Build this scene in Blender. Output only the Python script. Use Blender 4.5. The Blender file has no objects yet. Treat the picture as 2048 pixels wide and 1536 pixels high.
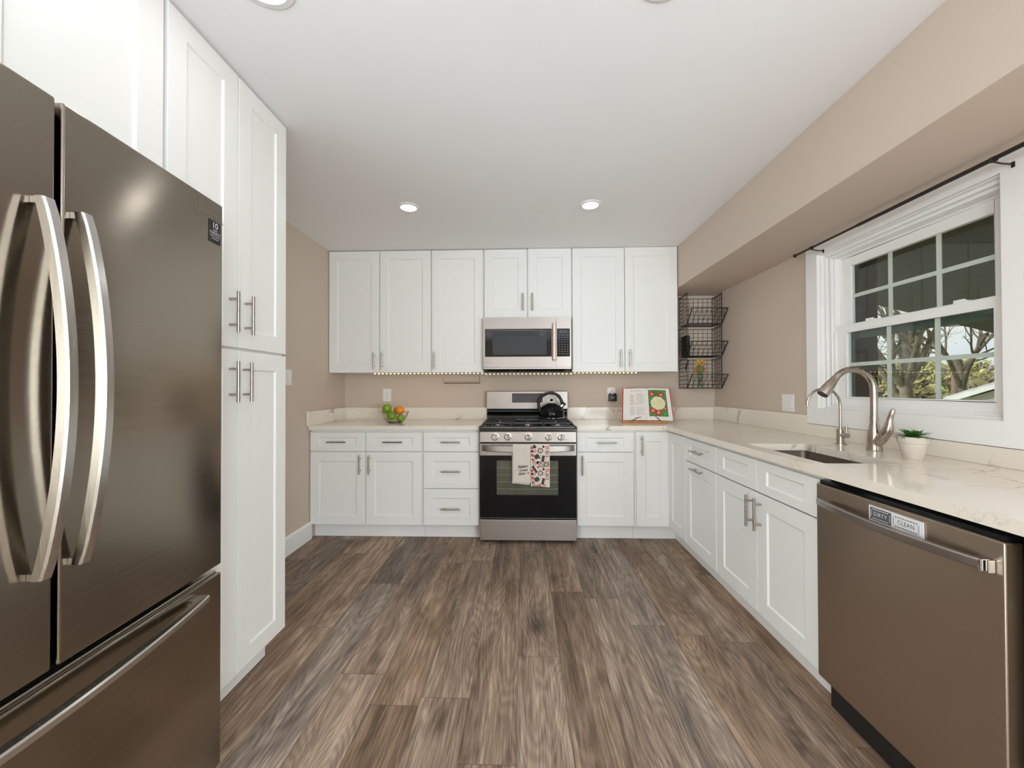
import bpy, math, random
from mathutils import Vector, Matrix
random.seed(7)
C = bpy.context.scene.collection
PI = math.pi
sc = bpy.context.scene

# ---------------------------------------------------------------- camera, world, exposure
F, YAW, PIT, ROL, CAMH = 786.85, .0296, .0094, -.0027, 1.2106
def cam_rot():
    c, s = math.cos(YAW), math.sin(YAW); A = Matrix(((c, s, 0), (-s, c, 0), (0, 0, 1)))
    c, s = math.cos(PIT), math.sin(PIT); B = Matrix(((1, 0, 0), (0, c, s), (0, -s, c)))
    c, s = math.cos(ROL), math.sin(ROL); D = Matrix(((c, 0, s), (0, 1, 0), (-s, 0, c)))
    R = D @ B @ A
    r, f, u = R[0], R[1], R[2]
    return Matrix(((r[0], u[0], -f[0]), (r[1], u[1], -f[1]), (r[2], u[2], -f[2])))
cd = bpy.data.cameras.new('camera'); cam = bpy.data.objects.new('camera', cd); C.objects.link(cam)
cd.sensor_width = 36; cd.lens = F / 2048 * 36; cd.clip_start = .02; cd.clip_end = 500
cam.matrix_world = Matrix.Translation((0, 0, CAMH)) @ cam_rot().to_4x4()
sc.camera = cam
sc.view_settings.view_transform = 'Standard'; sc.view_settings.look = 'None'
sc.view_settings.gamma = 1; sc.view_settings.use_curve_mapping = False
sc.view_settings.exposure = 0.22
sc.cycles.diffuse_bounces = 10; sc.cycles.max_bounces = 14; sc.cycles.transparent_max_bounces = 12; sc.cycles.sample_clamp_indirect = 6

w = bpy.data.worlds.new('World'); sc.world = w; w.use_nodes = True
nt = w.node_tree; nt.nodes.clear()
tc = nt.nodes.new('ShaderNodeTexCoord'); mp = nt.nodes.new('ShaderNodeMapping'); mp.inputs['Scale'].default_value = (2, 2, 6)
nz = nt.nodes.new('ShaderNodeTexNoise'); nz.inputs['Scale'].default_value = 1.6; nz.inputs['Detail'].default_value = 6
cr = nt.nodes.new('ShaderNodeValToRGB'); cr.color_ramp.elements[0].position = .35; cr.color_ramp.elements[1].position = .6
cr.color_ramp.elements[0].color = (.82, .88, .97, 1); cr.color_ramp.elements[1].color = (1, 1, 1, 1)
bg = nt.nodes.new('ShaderNodeBackground'); bg.inputs[1].default_value = .85
wo = nt.nodes.new('ShaderNodeOutputWorld')
nt.links.new(tc.outputs['Generated'], mp.inputs[0]); nt.links.new(mp.outputs[0], nz.inputs[0]); nt.links.new(nz.outputs[0], cr.inputs[0])
nt.links.new(cr.outputs[0], bg.inputs[0]); nt.links.new(bg.outputs[0], wo.inputs[0])

def area_light(name, loc, rot, sx, sy, power, color, parent=None, shape='RECTANGLE'):
    l = bpy.data.lights.new(name, 'AREA'); l.shape = shape; l.size = sx
    if shape == 'RECTANGLE': l.size_y = sy
    l.energy = power; l.color = color
    o = bpy.data.objects.new(name, l); C.objects.link(o); o.location = loc; o.rotation_euler = rot
    if parent: o.parent = parent
    return o
LAMP_W, LAMP_COL = .70, (.94, .97, 1.02)
area_light('added_bounce_fill', (.1, -2.1, .75), (PI, 0, 0), 3.4, 1.9, 120, (.87, .97, 1.10))  # unseen upward area light, added to brighten ceiling and room
# fill area lights added outside the unseen rear windows; a soft sun outside
for sx_ in (-2.7, 2.7): area_light('added_rear_daylight', (sx_, -3.36, 1.25), (PI / 2, 0, 0), 2.4, 1.9, 215, (.90, .965, 1.06))
sun = bpy.data.lights.new('sun', 'SUN'); sun.energy = 4; sun.angle = .3; sun.color = (1, .96, .88)
so = bpy.data.objects.new('sun', sun); C.objects.link(so); so.rotation_euler = (math.radians(48), 0, math.radians(-100))

# ---------------------------------------------------------------- materials
MATS = {}
def nmat(name):
    m = bpy.data.materials.new(name); m.use_nodes = True; MATS[name] = m
    t = m.node_tree; b = t.nodes['Principled BSDF']
    return m, t, b
def pm(name, col, rough=.5, metal=0, spec=.5, bump=0, bscale=80, aniso=0, arot=0, emis=None, es=0, trans=0, ior=1.45, coat=0, var=0, vscale=4):
    m, t, b = nmat(name)
    b.inputs['Base Color'].default_value = (*col, 1); b.inputs['Roughness'].default_value = rough
    b.inputs['Metallic'].default_value = metal; b.inputs['Specular IOR Level'].default_value = spec
    b.inputs['Anisotropic'].default_value = aniso; b.inputs['Anisotropic Rotation'].default_value = arot
    b.inputs['Transmission Weight'].default_value = trans; b.inputs['IOR'].default_value = ior
    b.inputs['Coat Weight'].default_value = coat
    if emis: b.inputs['Emission Color'].default_value = (*emis, 1); b.inputs['Emission Strength'].default_value = es
    if bump or var:
        tc = t.nodes.new('ShaderNodeTexCoord')
    if bump:
        n = t.nodes.new('ShaderNodeTexNoise'); n.inputs['Scale'].default_value = bscale; n.inputs['Detail'].default_value = 3
        bp = t.nodes.new('ShaderNodeBump'); bp.inputs['Strength'].default_value = bump; bp.inputs['Distance'].default_value = .002
        t.links.new(tc.outputs['Object'], n.inputs[0]); t.links.new(n.outputs[0], bp.inputs['Height']); t.links.new(bp.outputs[0], b.inputs['Normal'])
    if var:
        n = t.nodes.new('ShaderNodeTexNoise'); n.inputs['Scale'].default_value = vscale; n.inputs['Detail'].default_value = 5
        r = t.nodes.new('ShaderNodeValToRGB'); k = 1 - var
        r.color_ramp.elements[0].color = (col[0] * k, col[1] * k, col[2] * k, 1); k = 1 + var
        r.color_ramp.elements[1].color = (min(1, col[0] * k), min(1, col[1] * k), min(1, col[2] * k), 1)
        r.color_ramp.elements[0].position = .3; r.color_ramp.elements[1].position = .7
        t.links.new(tc.outputs['Object'], n.inputs[0]); t.links.new(n.outputs[0], r.inputs[0]); t.links.new(r.outputs[0], b.inputs['Base Color'])
    return m
def brushed(name, col, rough, sx, sy, sz, aniso=.6, tang=None, bstr=.08):
    m, t, b = nmat(name)
    tc = t.nodes.new('ShaderNodeTexCoord'); mp = t.nodes.new('ShaderNodeMapping'); mp.inputs['Scale'].default_value = (sx, sy, sz)
    n = t.nodes.new('ShaderNodeTexNoise'); n.inputs['Scale'].default_value = 1; n.inputs['Detail'].default_value = 4
    t.links.new(tc.outputs['Object'], mp.inputs[0]); t.links.new(mp.outputs[0], n.inputs[0])
    r = t.nodes.new('ShaderNodeMapRange'); r.inputs['To Min'].default_value = rough * .75; r.inputs['To Max'].default_value = rough * 1.3
    t.links.new(n.outputs[0], r.inputs[0]); t.links.new(r.outputs[0], b.inputs['Roughness'])
    r2 = t.nodes.new('ShaderNodeValToRGB')
    r2.color_ramp.elements[0].color = (col[0] * .9, col[1] * .9, col[2] * .9, 1); r2.color_ramp.elements[1].color = (min(1, col[0] * 1.1), min(1, col[1] * 1.1), min(1, col[2] * 1.1), 1)
    t.links.new(n.outputs[0], r2.inputs[0]); t.links.new(r2.outputs[0], b.inputs['Base Color'])
    bp = t.nodes.new('ShaderNodeBump'); bp.inputs['Strength'].default_value = bstr; bp.inputs['Distance'].default_value = .0006
    t.links.new(n.outputs[0], bp.inputs['Height']); t.links.new(bp.outputs[0], b.inputs['Normal'])
    b.inputs['Metallic'].default_value = 1; b.inputs['Anisotropic'].default_value = aniso; b.inputs['Anisotropic Rotation'].default_value = .25
    if tang:
        tn = t.nodes.new('ShaderNodeTangent'); tn.direction_type = 'RADIAL'; tn.axis = tang
        t.links.new(tn.outputs[0], b.inputs['Tangent'])
    return m

cab_white = pm('cabinet_white', (.80, .795, .77), .34, spec=.3)
trim_white = pm('trim_white', (.83, .82, .80), .38)
ceil_m = pm('ceiling_paint', (.86, .86, .865), .9, bump=.05, bscale=60)
wall_m = pm('wall_taupe', (.58, .485, .405), .75, bump=.12, bscale=180, spec=.3)
steel = brushed('stainless', (.37, .34, .315), .36, 3, 3, 260)
steel_v = brushed('brushed_nickel', (.50, .44, .385), .26, 120, 120, 4, aniso=.3)
steel_dark = brushed('dark_stainless', (.31, .27, .222), .17, 2.5, 2.5, 300, aniso=.82, bstr=.08)
steel_dark2 = brushed('dark_stainless_dishwasher', (.50, .415, .335), .34, 2.5, 2.5, 300, aniso=.75, bstr=.05)
steel_handle = brushed('satin_steel_handle', (.62, .60, .57), .24, 200, 200, 6, aniso=.2)
handle_m = brushed('satin_nickel', (.46, .42, .38), .28, 60, 60, 60, aniso=.2)
chrome = pm('chrome', (.75, .75, .75), .08, 1)
black_gloss = pm('black_gloss', (.005, .005, .006), .07, spec=.3)
black_enamel = pm('black_enamel', (.012, .012, .013), .18)
steel_sink = pm('sink_steel', (.40, .35, .31), .3, 1)
black_plastic = pm('black_plastic', (.015, .015, .016), .4)
iron = pm('cast_iron', (.03, .03, .032), .45, bump=.2, bscale=300)
rubber = pm('dark_gap', (.01, .01, .01), .7)
wire_black = pm('black_wire', (.012, .011, .011), .4)
plastic_white = pm('white_plastic', (.78, .76, .73), .35)
slot_dark = pm('socket_slot', (.05, .045, .04), .6)
lamp_trim = pm('lamp_trim_white', (.85, .85, .85), .5)
lamp_lens = pm('lamp_lens', (1, .95, .9), .4, emis=(1, .9, .8), es=1.6)
led_bead = pm('led_bead', (1, .9, .6), .4, emis=(1, .72, .30), es=9)
led_tape = pm('led_tape', (.55, .45, .25), .5)
oven_in = pm('oven_window', (.10, .095, .07), .12, coat=.5)
rack_m = pm('oven_rack_steel', (.45, .43, .38), .35, 1)
display_m = pm('display_glass', (.03, .032, .036), .12)
digit_m = pm('display_print', (.30, .32, .36), .5)
lime_m = pm('apple_green', (.17, .31, .012), .3, bump=.15, bscale=200, var=.25, vscale=18)
orange_m = pm('orange_peel', (.85, .25, .01), .4, bump=.5, bscale=350)
stem_m = pm('stem_brown', (.10, .06, .03), .7)
bowl_wire = pm('bronze_wire', (.20, .15, .11), .35, 1)
towel_white = pm('towel_linen', (.62, .57, .50), .9, bump=.5, bscale=900)
towel_pat = pm('towel_cream', (.68, .60, .53), .9, bump=.5, bscale=900)
ink_dark = pm('ink_charcoal', (.045, .05, .04), .8)
ink_red = pm('ink_red', (.55, .06, .05), .8)
ink_pink = pm('ink_pink', (.62, .24, .20), .8)
wood_m = pm('stand_wood', (.42, .17, .05), .45, var=.25, vscale=20)
page_m = pm('page_paper', (.74, .70, .66), .7)
text_grey = pm('print_grey', (.35, .33, .31), .8)
cover_red = pm('book_cover_red', (.50, .03, .04), .5)
pic_green = pm('picture_green', (.06, .22, .05), .5, var=.7, vscale=60)
pic_red = pm('picture_red', (.40, .04, .03), .5, var=.4, vscale=90)
pic_pink = pm('picture_pink', (.62, .25, .2), .5)
pic_cream = pm('picture_cream', (.66, .62, .36), .6, var=.35, vscale=160, bump=.5, bscale=200)
pot_m = pm('cement_pot', (.56, .50, .43), .85, bump=.3, bscale=120, var=.06, vscale=30)
soil_m = pm('soil', (.05, .035, .025), .95, bump=1, bscale=200)
leaf_m = pm('succulent_leaf', (.075, .20, .04), .35, var=.45, vscale=30, coat=.2)
flower_m = pm('flower_yellow', (.72, .42, .08), .7, var=.4, vscale=80)
flower2_m = pm('flower_rust', (.50, .18, .05), .7)
green_m = pm('stem_green', (.10, .22, .06), .6)
green_tint = pm('window_frame_green', (.11, .145, .115), .5)
rod_m = pm('rod_bronze', (.02, .014, .011), .4)
label_grey = pm('magnet_grey', (.10, .105, .12), .5)
label_white = pm('magnet_white', (.72, .72, .72), .4)
sticker_black = pm('sticker_black', (.006, .006, .006), .3)
logo_m = pm('logo_silver', (.38, .35, .31), .3, 1)
binder_m = pm('binder_dark', (.02, .02, .025), .5)
rear_frame_white = pm('added_window_white', (.8, .8, .78), .4)

def thin_glass(name, tint=(1, 1, 1), refl=1.0):
    m = bpy.data.materials.new(name); m.use_nodes = True; t = m.node_tree; t.nodes.clear()
    o = t.nodes.new('ShaderNodeOutputMaterial'); mx = t.nodes.new('ShaderNodeMixShader')
    tr = t.nodes.new('ShaderNodeBsdfTransparent'); tr.inputs[0].default_value = (*tint, 1)
    gl = t.nodes.new('ShaderNodeBsdfGlossy'); gl.inputs['Roughness'].default_value = .01
    lw = t.nodes.new('ShaderNodeLayerWeight'); lw.inputs[0].default_value = .5
    pw = t.nodes.new('ShaderNodeMath'); pw.operation = 'POWER'; pw.inputs[1].default_value = 4.5; t.links.new(lw.outputs['Facing'], pw.inputs[0])
    fr = t.nodes.new('ShaderNodeMath'); fr.operation = 'MULTIPLY_ADD'; fr.inputs[1].default_value = .9; fr.inputs[2].default_value = .035 * refl; t.links.new(pw.outputs[0], fr.inputs[0])
    t.links.new(fr.outputs[0], mx.inputs[0]); t.links.new(tr.outputs[0], mx.inputs[1]); t.links.new(gl.outputs[0], mx.inputs[2]); t.links.new(mx.outputs[0], o.inputs[0])
    return m
glass_m = thin_glass('window_glass', (.93, .96, .94))
vase_glass = thin_glass('vase_glass', (.9, .95, .9))

def math_node(t, op, a, b=None, c=None):
    n = t.nodes.new('ShaderNodeMath'); n.operation = op
    for i, v in enumerate((a, b, c)):
        if v is None: continue
        if isinstance(v, (int, float)): n.inputs[i].default_value = v
        else: t.links.new(v, n.inputs[i])
    return n.outputs[0]
def floor_material():
    m, t, b = nmat('vinyl_plank')
    N = t.nodes.new; L = t.links.new
    tc = N('ShaderNodeTexCoord'); sp = N('ShaderNodeSeparateXYZ'); L(tc.outputs['Object'], sp.inputs[0])
    W, LEN = .188, 1.22
    xs = math_node(t, 'DIVIDE', math_node(t, 'ADD', sp.outputs[0], 10 * W - .16), W)
    col = math_node(t, 'FLOOR', xs); fx = math_node(t, 'FRACT', xs)
    wn = N('ShaderNodeTexWhiteNoise'); wn.noise_dimensions = '1D'; L(col, wn.inputs['W'])
    ys = math_node(t, 'DIVIDE', math_node(t, 'ADD', sp.outputs[1], math_node(t, 'MULTIPLY', wn.outputs[0], LEN * 3)), LEN)
    ys = math_node(t, 'ADD', ys, 40); row = math_node(t, 'FLOOR', ys); fy = math_node(t, 'FRACT', ys)
    cb = N('ShaderNodeCombineXYZ'); L(col, cb.inputs[0]); L(row, cb.inputs[1])
    wn2 = N('ShaderNodeTexWhiteNoise'); wn2.noise_dimensions = '3D'; L(cb.outputs[0], wn2.inputs['Vector'])
    sh = N('ShaderNodeVectorMath'); sh.operation = 'SCALE'; L(wn2.outputs['Color'], sh.inputs[0]); sh.inputs['Scale'].default_value = 23
    ad = N('ShaderNodeVectorMath'); ad.operation = 'ADD'; L(tc.outputs['Object'], ad.inputs[0]); L(sh.outputs[0], ad.inputs[1])
    def noise(sx, sy, detail, rough=.6, dist=0):
        mp = N('ShaderNodeMapping'); mp.inputs['Scale'].default_value = (sx, sy, 1); L(ad.outputs[0], mp.inputs[0])
        n = N('ShaderNodeTexNoise'); n.inputs['Scale'].default_value = 1; n.inputs['Detail'].default_value = detail
        n.inputs['Roughness'].default_value = rough; n.inputs['Distortion'].default_value = dist; L(mp.outputs[0], n.inputs[0]); return n.outputs[0]
    broad = noise(7, 1.3, 4, .6, .8); fine = noise(190, 6, 5, .75); mid = noise(42, 2.2, 5, .65, .4)
    # cathedral grain: rings of a stretched noise field
    cath = noise(5.5, .95, 2, .4, .3)
    ring = math_node(t, 'SINE', math_node(t, 'MULTIPLY', cath, 150)); ring = math_node(t, 'MULTIPLY_ADD', ring, .5, .5)
    # knots
    mpk = N('ShaderNodeMapping'); mpk.inputs['Scale'].default_value = (5, 2.1, 1); L(ad.outputs[0], mpk.inputs[0])
    vo = N('ShaderNodeTexVoronoi'); vo.inputs['Scale'].default_value = .85; L(mpk.outputs[0], vo.inputs[0])
    kn = N('ShaderNodeMapRange'); kn.inputs['From Min'].default_value = .03; kn.inputs['From Max'].default_value = .17; kn.inputs['To Min'].default_value = .17; kn.inputs['To Max'].default_value = 0
    L(vo.outputs['Distance'], kn.inputs[0])
    v = math_node(t, 'MULTIPLY', broad, .60)
    v = math_node(t, 'ADD', v, math_node(t, 'MULTIPLY', mid, .44))
    v = math_node(t, 'ADD', v, math_node(t, 'MULTIPLY', fine, .70))
    v = math_node(t, 'ADD', v, math_node(t, 'MULTIPLY', ring, .07))
    v = math_node(t, 'ADD', v, math_node(t, 'MULTIPLY', wn2.outputs[0], .16))
    v = math_node(t, 'SUBTRACT', v, kn.outputs[0]); v = math_node(t, 'MULTIPLY_ADD', math_node(t, 'SUBTRACT', v, .92), 1.2, .405)
    r = N('ShaderNodeValToRGB'); e = r.color_ramp.elements
    e[0].position = .16; e[0].color = (.078, .054, .037, 1); e[1].position = .78; e[1].color = (.58, .43, .31, 1)
    a = r.color_ramp.elements.new(.36); a.color = (.165, .108, .072, 1); a = r.color_ramp.elements.new(.54); a.color = (.30, .208, .143, 1)
    L(v, r.inputs[0])
    # some planks greyer
    hs = N('ShaderNodeHueSaturation'); L(r.outputs[0], hs.inputs['Color'])
    L(math_node(t, 'MULTIPLY_ADD', wn.outputs[0], .35, .70), hs.inputs['Saturation'])
    sx = math_node(t, 'LESS_THAN', math_node(t, 'MINIMUM', fx, math_node(t, 'SUBTRACT', 1, fx)), .008)
    sy = math_node(t, 'LESS_THAN', math_node(t, 'MINIMUM', fy, math_node(t, 'SUBTRACT', 1, fy)), .0012)
    sm = math_node(t, 'MAXIMUM', sx, sy)
    mx = N('ShaderNodeMix'); mx.data_type = 'RGBA'; mx.inputs['B'].default_value = (.05, .035, .025, 1)
    L(math_node(t, 'MULTIPLY', sm, .55), mx.inputs['Factor']); L(hs.outputs[0], mx.inputs['A'])
    L(mx.outputs['Result'], b.inputs['Base Color']); b.inputs['Roughness'].default_value = .5; b.inputs['Specular IOR Level'].default_value = .25
    bp = N('ShaderNodeBump'); bp.inputs['Strength'].default_value = .25; bp.inputs['Distance'].default_value = .0008
    L(fine, bp.inputs['Height']); L(bp.outputs[0], b.inputs['Normal'])
    return m
floor_m = floor_material()
def quartz_material():
    m, t, b = nmat('veined_quartz'); N = t.nodes.new; L = t.links.new
    tc = N('ShaderNodeTexCoord')
    def vein(scale, dist, w, rot, offset):
        mp = N('ShaderNodeMapping'); mp.inputs['Rotation'].default_value = rot; mp.inputs['Location'].default_value = offset; mp.inputs['Scale'].default_value = (1, 1.4, 1)
        L(tc.outputs['Object'], mp.inputs[0])
        n = N('ShaderNodeTexNoise'); n.inputs['Scale'].default_value = scale; n.inputs['Detail'].default_value = 6; n.inputs['Roughness'].default_value = .55; n.inputs['Distortion'].default_value = dist
        L(mp.outputs[0], n.inputs[0])
        d = math_node(t, 'ABSOLUTE', math_node(t, 'SUBTRACT', n.outputs[0], .5))
        r = N('ShaderNodeMapRange'); r.inputs['From Min'].default_value = 0; r.inputs['From Max'].default_value = w; r.inputs['To Min'].default_value = 1; r.inputs['To Max'].default_value = 0
        L(d, r.inputs[0]); return r.outputs[0]
    v1 = vein(1.5, .6, .010, (.3, .2, .9), (3.1, 1.7, .4)); v2 = vein(3.2, 1.0, .008, (.9, .4, .2), (7.7, 2.9, 5))
    mk = N('ShaderNodeTexNoise'); mk.inputs['Scale'].default_value = 2.2; mk.inputs['Detail'].default_value = 2; L(tc.outputs['Object'], mk.inputs[0])
    mr = N('ShaderNodeMapRange'); mr.inputs['From Min'].default_value = .45; mr.inputs['From Max'].default_value = .62; L(mk.outputs[0], mr.inputs[0])
    v = math_node(t, 'MAXIMUM', math_node(t, 'MULTIPLY', v1, .75), math_node(t, 'MULTIPLY', v2, .28))
    v = math_node(t, 'MULTIPLY', v, mr.outputs[0])
    mx = N('ShaderNodeMix'); mx.data_type = 'RGBA'; mx.inputs['A'].default_value = (.79, .725, .63, 1); mx.inputs['B'].default_value = (.20, .17, .145, 1)
    L(v, mx.inputs['Factor']); L(mx.outputs['Result'], b.inputs['Base Color']); b.inputs['Roughness'].default_value = .12
    return m
quartz = quartz_material()

# ---------------------------------------------------------------- mesh helpers
class MB:
    def __init__(s): s.v = []; s.f = []; s.m = []
    def quad(s, pts, m=0):
        k = len(s.v); s.v += [tuple(p) for p in pts]; s.f.append(tuple(range(k, k + len(pts)))); s.m.append(m); return s
    def box(s, x0, x1, y0, y1, z0, z1, m=0):
        if x0 > x1: x0, x1 = x1, x0
        if y0 > y1: y0, y1 = y1, y0
        if z0 > z1: z0, z1 = z1, z0
        k = len(s.v); s.v += [(x0, y0, z0), (x1, y0, z0), (x1, y1, z0), (x0, y1, z0), (x0, y0, z1), (x1, y0, z1), (x1, y1, z1), (x0, y1, z1)]
        for f in ((0, 3, 2, 1), (4, 5, 6, 7), (0, 1, 5, 4), (1, 2, 6, 5), (2, 3, 7, 6), (3, 0, 4, 7)):
            s.f.append(tuple(k + i for i in f)); s.m.append(m)
        return s
    def prism(s, poly, axis, a, b, m=0):
        """poly: 2D points; axis 0/1/2 extruded from a to b"""
        def p3(p, h):
            return {0: (h, p[0], p[1]), 1: (p[0], h, p[1]), 2: (p[0], p[1], h)}[axis]
        n = len(poly); k = len(s.v)
        s.v += [p3(p, a) for p in poly] + [p3(p, b) for p in poly]
        s.f.append(tuple(k + i for i in range(n))); s.m.append(m)
        s.f.append(tuple(k + n + i for i in reversed(range(n)))); s.m.append(m)
        for i in range(n):
            j = (i + 1) % n; s.f.append((k + i, k + n + i, k + n + j, k + j)); s.m.append(m)
        return s
    def tube(s, pts, r, seg=8, m=0, cap=True, closed=False, sq=None):
        """sq=(a,b): rectangular section half sizes along the side / up vectors"""
        P = [Vector(p) for p in pts]; n = len(P); rs = r if isinstance(r, (list, tuple)) else [r] * n
        k = len(s.v); up = None; prev = None
        for i in range(n):
            if closed: d = P[(i + 1) % n] - P[i - 1]
            else: d = P[min(i + 1, n - 1)] - P[max(i - 1, 0)]
            d.normalize()
            if prev is None:
                up = Vector((0, 0, 1)) if abs(d.z) < .9 else Vector((0, 1, 0))
                up = (up - d * up.dot(d)).normalized()
            else:
                q = prev.rotation_difference(d); up = (q @ up); up = (up - d * up.dot(d)).normalized()
            side = d.cross(up); prev = d
            for j in range(seg):
                a = 2 * PI * j / seg
                s.v.append(tuple(P[i] + (side * math.cos(a) + up * math.sin(a)) * rs[i]))
        rng = n if closed else n - 1
        for i in range(rng):
            i2 = (i + 1) % n
            for j in range(seg):
                j2 = (j + 1) % seg
                s.f.append((k + i * seg + j, k + i * seg + j2, k + i2 * seg + j2, k + i2 * seg + j)); s.m.append(m)
        if cap and not closed:
            s.f.append(tuple(k + j for j in reversed(range(seg)))); s.m.append(m)
            s.f.append(tuple(k + (n - 1) * seg + j for j in range(seg))); s.m.append(m)
        return s
    def lathe(s, prof, c=(0, 0, 0), seg=32, m=0, axis='Z', closed=False):
        k = len(s.v); n = len(prof)
        for r, z in prof:
            for j in range(seg):
                a = 2 * PI * j / seg; x, y = r * math.cos(a), r * math.sin(a)
                p = (x, y, z) if axis == 'Z' else ((x, z, y) if axis == 'Y' else (z, x, y))
                s.v.append((c[0] + p[0], c[1] + p[1], c[2] + p[2]))
        for i in range(n - 1):
            for j in range(seg):
                j2 = (j + 1) % seg
                s.f.append((k + i * seg + j, k + i * seg + j2, k + (i + 1) * seg + j2, k + (i + 1) * seg + j)); s.m.append(m)
        if prof[0][0] > 1e-5: s.f.append(tuple(k + j for j in reversed(range(seg)))); s.m.append(m)
        if prof[-1][0] > 1e-5: s.f.append(tuple(k + (n - 1) * seg + j for j in range(seg))); s.m.append(m)
        return s
    def sphere(s, c, r, seg=20, ring=12, m=0, sc_=(1, 1, 1)):
        prof = [(max(1e-6, math.sin(PI * i / ring)) * r, -math.cos(PI * i / ring) * r) for i in range(ring + 1)]
        k = len(s.v); s.lathe(prof, (0, 0, 0), seg, m)
        for i in range(k, len(s.v)):
            x, y, z = s.v[i]; s.v[i] = (c[0] + x * sc_[0], c[1] + y * sc_[1], c[2] + z * sc_[2])
        return s
    def sweep(s, sections, m=0, cap=True):
        """list of equal-length closed point loops"""
        k = len(s.v); n = len(sections[0])
        for q in sections: s.v += [tuple(p) for p in q]
        for i in range(len(sections) - 1):
            for j in range(n):
                j2 = (j + 1) % n; s.f.append((k + i * n + j, k + i * n + j2, k + (i + 1) * n + j2, k + (i + 1) * n + j)); s.m.append(m)
        if cap:
            s.f.append(tuple(k + j for j in reversed(range(n)))); s.m.append(m)
            e = k + (len(sections) - 1) * n; s.f.append(tuple(e + j for j in range(n))); s.m.append(m)
        return s
    def build(s, name, mats, parent=None, bevel=0, smooth=None, seg=2):
        import bmesh
        me = bpy.data.meshes.new(name); me.from_pydata(s.v, [], s.f)
        if not isinstance(mats, (list, tuple)): mats = [mats]
        for m in mats: me.materials.append(m)
        me.polygons.foreach_set('material_index', s.m)
        bm = bmesh.new(); bm.from_mesh(me); bmesh.ops.remove_doubles(bm, verts=bm.verts, dist=1e-5)
        bmesh.ops.recalc_face_normals(bm, faces=bm.faces); bm.to_mesh(me); bm.free()
        if smooth:
            me.polygons.foreach_set('use_smooth', [True] * len(me.polygons)); me.set_sharp_from_angle(angle=math.radians(smooth))
        me.update()
        o = bpy.data.objects.new(name, me); C.objects.link(o)
        if parent is not None: o.parent = parent
        if bevel:
            b = o.modifiers.new('bevel', 'BEVEL'); b.width = bevel; b.segments = seg; b.limit_method = 'ANGLE'; b.angle_limit = math.radians(35)
            b.harden_normals = False
        return o
def tag(o, label=None, cat=None, group=None, kind=None):
    if label: o['label'] = label
    if cat: o['category'] = cat
    if group: o['group'] = group
    if kind: o['kind'] = kind
    return o
def thing(name, label, cat, loc=(0, 0, 0), rz=0, group=None, rx=0, ry=0):
    o = bpy.data.objects.new(name, None); C.objects.link(o); o.location = loc; o.rotation_euler = (rx, ry, rz); o.empty_display_size = .05
    return tag(o, label, cat, group)
def struct(o): o['kind'] = 'structure'; return o
def text_mb(txt, size, mb, fn, m=0, depth=.0006, shear=0, align='CENTER', spacing=1.0):
    """adds flat letters to mb; fn maps (x, y, d) of the text plane to 3D"""
    cu = bpy.data.curves.new('t', 'FONT'); cu.body = txt; cu.size = size; cu.align_x = align; cu.align_y = 'CENTER'; cu.shear = shear
    cu.space_character = spacing; cu.extrude = 0; cu.resolution_u = 3
    o = bpy.data.objects.new('t', cu); C.objects.link(o)
    dg = bpy.context.evaluated_depsgraph_get(); me = bpy.data.meshes.new_from_object(o.evaluated_get(dg))
    k = len(mb.v)
    for v in me.vertices: mb.v.append(tuple(fn(v.co.x, v.co.y, depth)))
    for p in me.polygons: mb.f.append(tuple(k + i for i in p.vertices)); mb.m.append(m)
    bpy.data.objects.remove(o); bpy.data.curves.remove(cu); bpy.data.meshes.remove(me)
def cells(xs, ys, z0, z1, solid):
    mb = MB(); nx, ny = len(xs) - 1, len(ys) - 1
    S = lambda i, j: 0 <= i < nx and 0 <= j < ny and solid(i, j)
    for i in range(nx):
        for j in range(ny):
            if not S(i, j): continue
            a, b, c, d = xs[i], xs[i + 1], ys[j], ys[j + 1]
            mb.quad([(a, c, z1), (b, c, z1), (b, d, z1), (a, d, z1)]); mb.quad([(a, d, z0), (b, d, z0), (b, c, z0), (a, c, z0)])
            if not S(i - 1, j): mb.quad([(a, d, z0), (a, c, z0), (a, c, z1), (a, d, z1)])
            if not S(i + 1, j): mb.quad([(b, c, z0), (b, d, z0), (b, d, z1), (b, c, z1)])
            if not S(i, j - 1): mb.quad([(a, c, z0), (b, c, z0), (b, c, z1), (a, c, z1)])
            if not S(i, j + 1): mb.quad([(b, d, z0), (a, d, z0), (a, d, z1), (b, d, z1)])
    return mb

# ---------------------------------------------------------------- dimensions of the room
YB, YF = 3.745, -3.2          # far wall, wall behind the camera
XL, XR = -1.722, 1.790
ZC, XS, ZS = 2.425, 1.333, 2.070
CT0, CT = .876, .910          # worktop underside / top

# ---------------------------------------------------------------- setting
YS, XW = -.12, 4.2           # side walls end here; the room behind the camera is wider
for nm, m_, z0, z1 in (('floor', floor_m, -.1, 0), ('ceiling', ceil_m, ZC, ZC + .1)):
    mb = MB(); mb.prism([(XL - .15, YB + .15), (XL - .15, YS), (-XW - .15, YS), (-XW - .15, YF - .15), (XW + .15, YF - .15), (XW + .15, YS), (XR + .15, YS), (XR + .15, YB + .15)], 2, z0, z1)
    struct(mb.build(nm, m_))
struct(MB().box(XL - .15, XR + .15, YB, YB + .15, 0, ZC).build('wall_back', wall_m))
mb = MB(); mb.prism([(XL, YB), (XL, YS), (-XW, YS), (-XW, YF), (-XW - .15, YF), (-XW - .15, YS + .12), (XL - .15, YS + .12), (XL - .15, YB)], 2, 0, ZC); struct(mb.build('wall_left', wall_m))
mb = MB(); mb.box(XW, XW + .15, YF, YS + .12, 0, ZC); mb.box(XR + .15, XW, YS, YS + .12, 0, ZC); struct(mb.build('wall_right_rear', wall_m))
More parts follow.
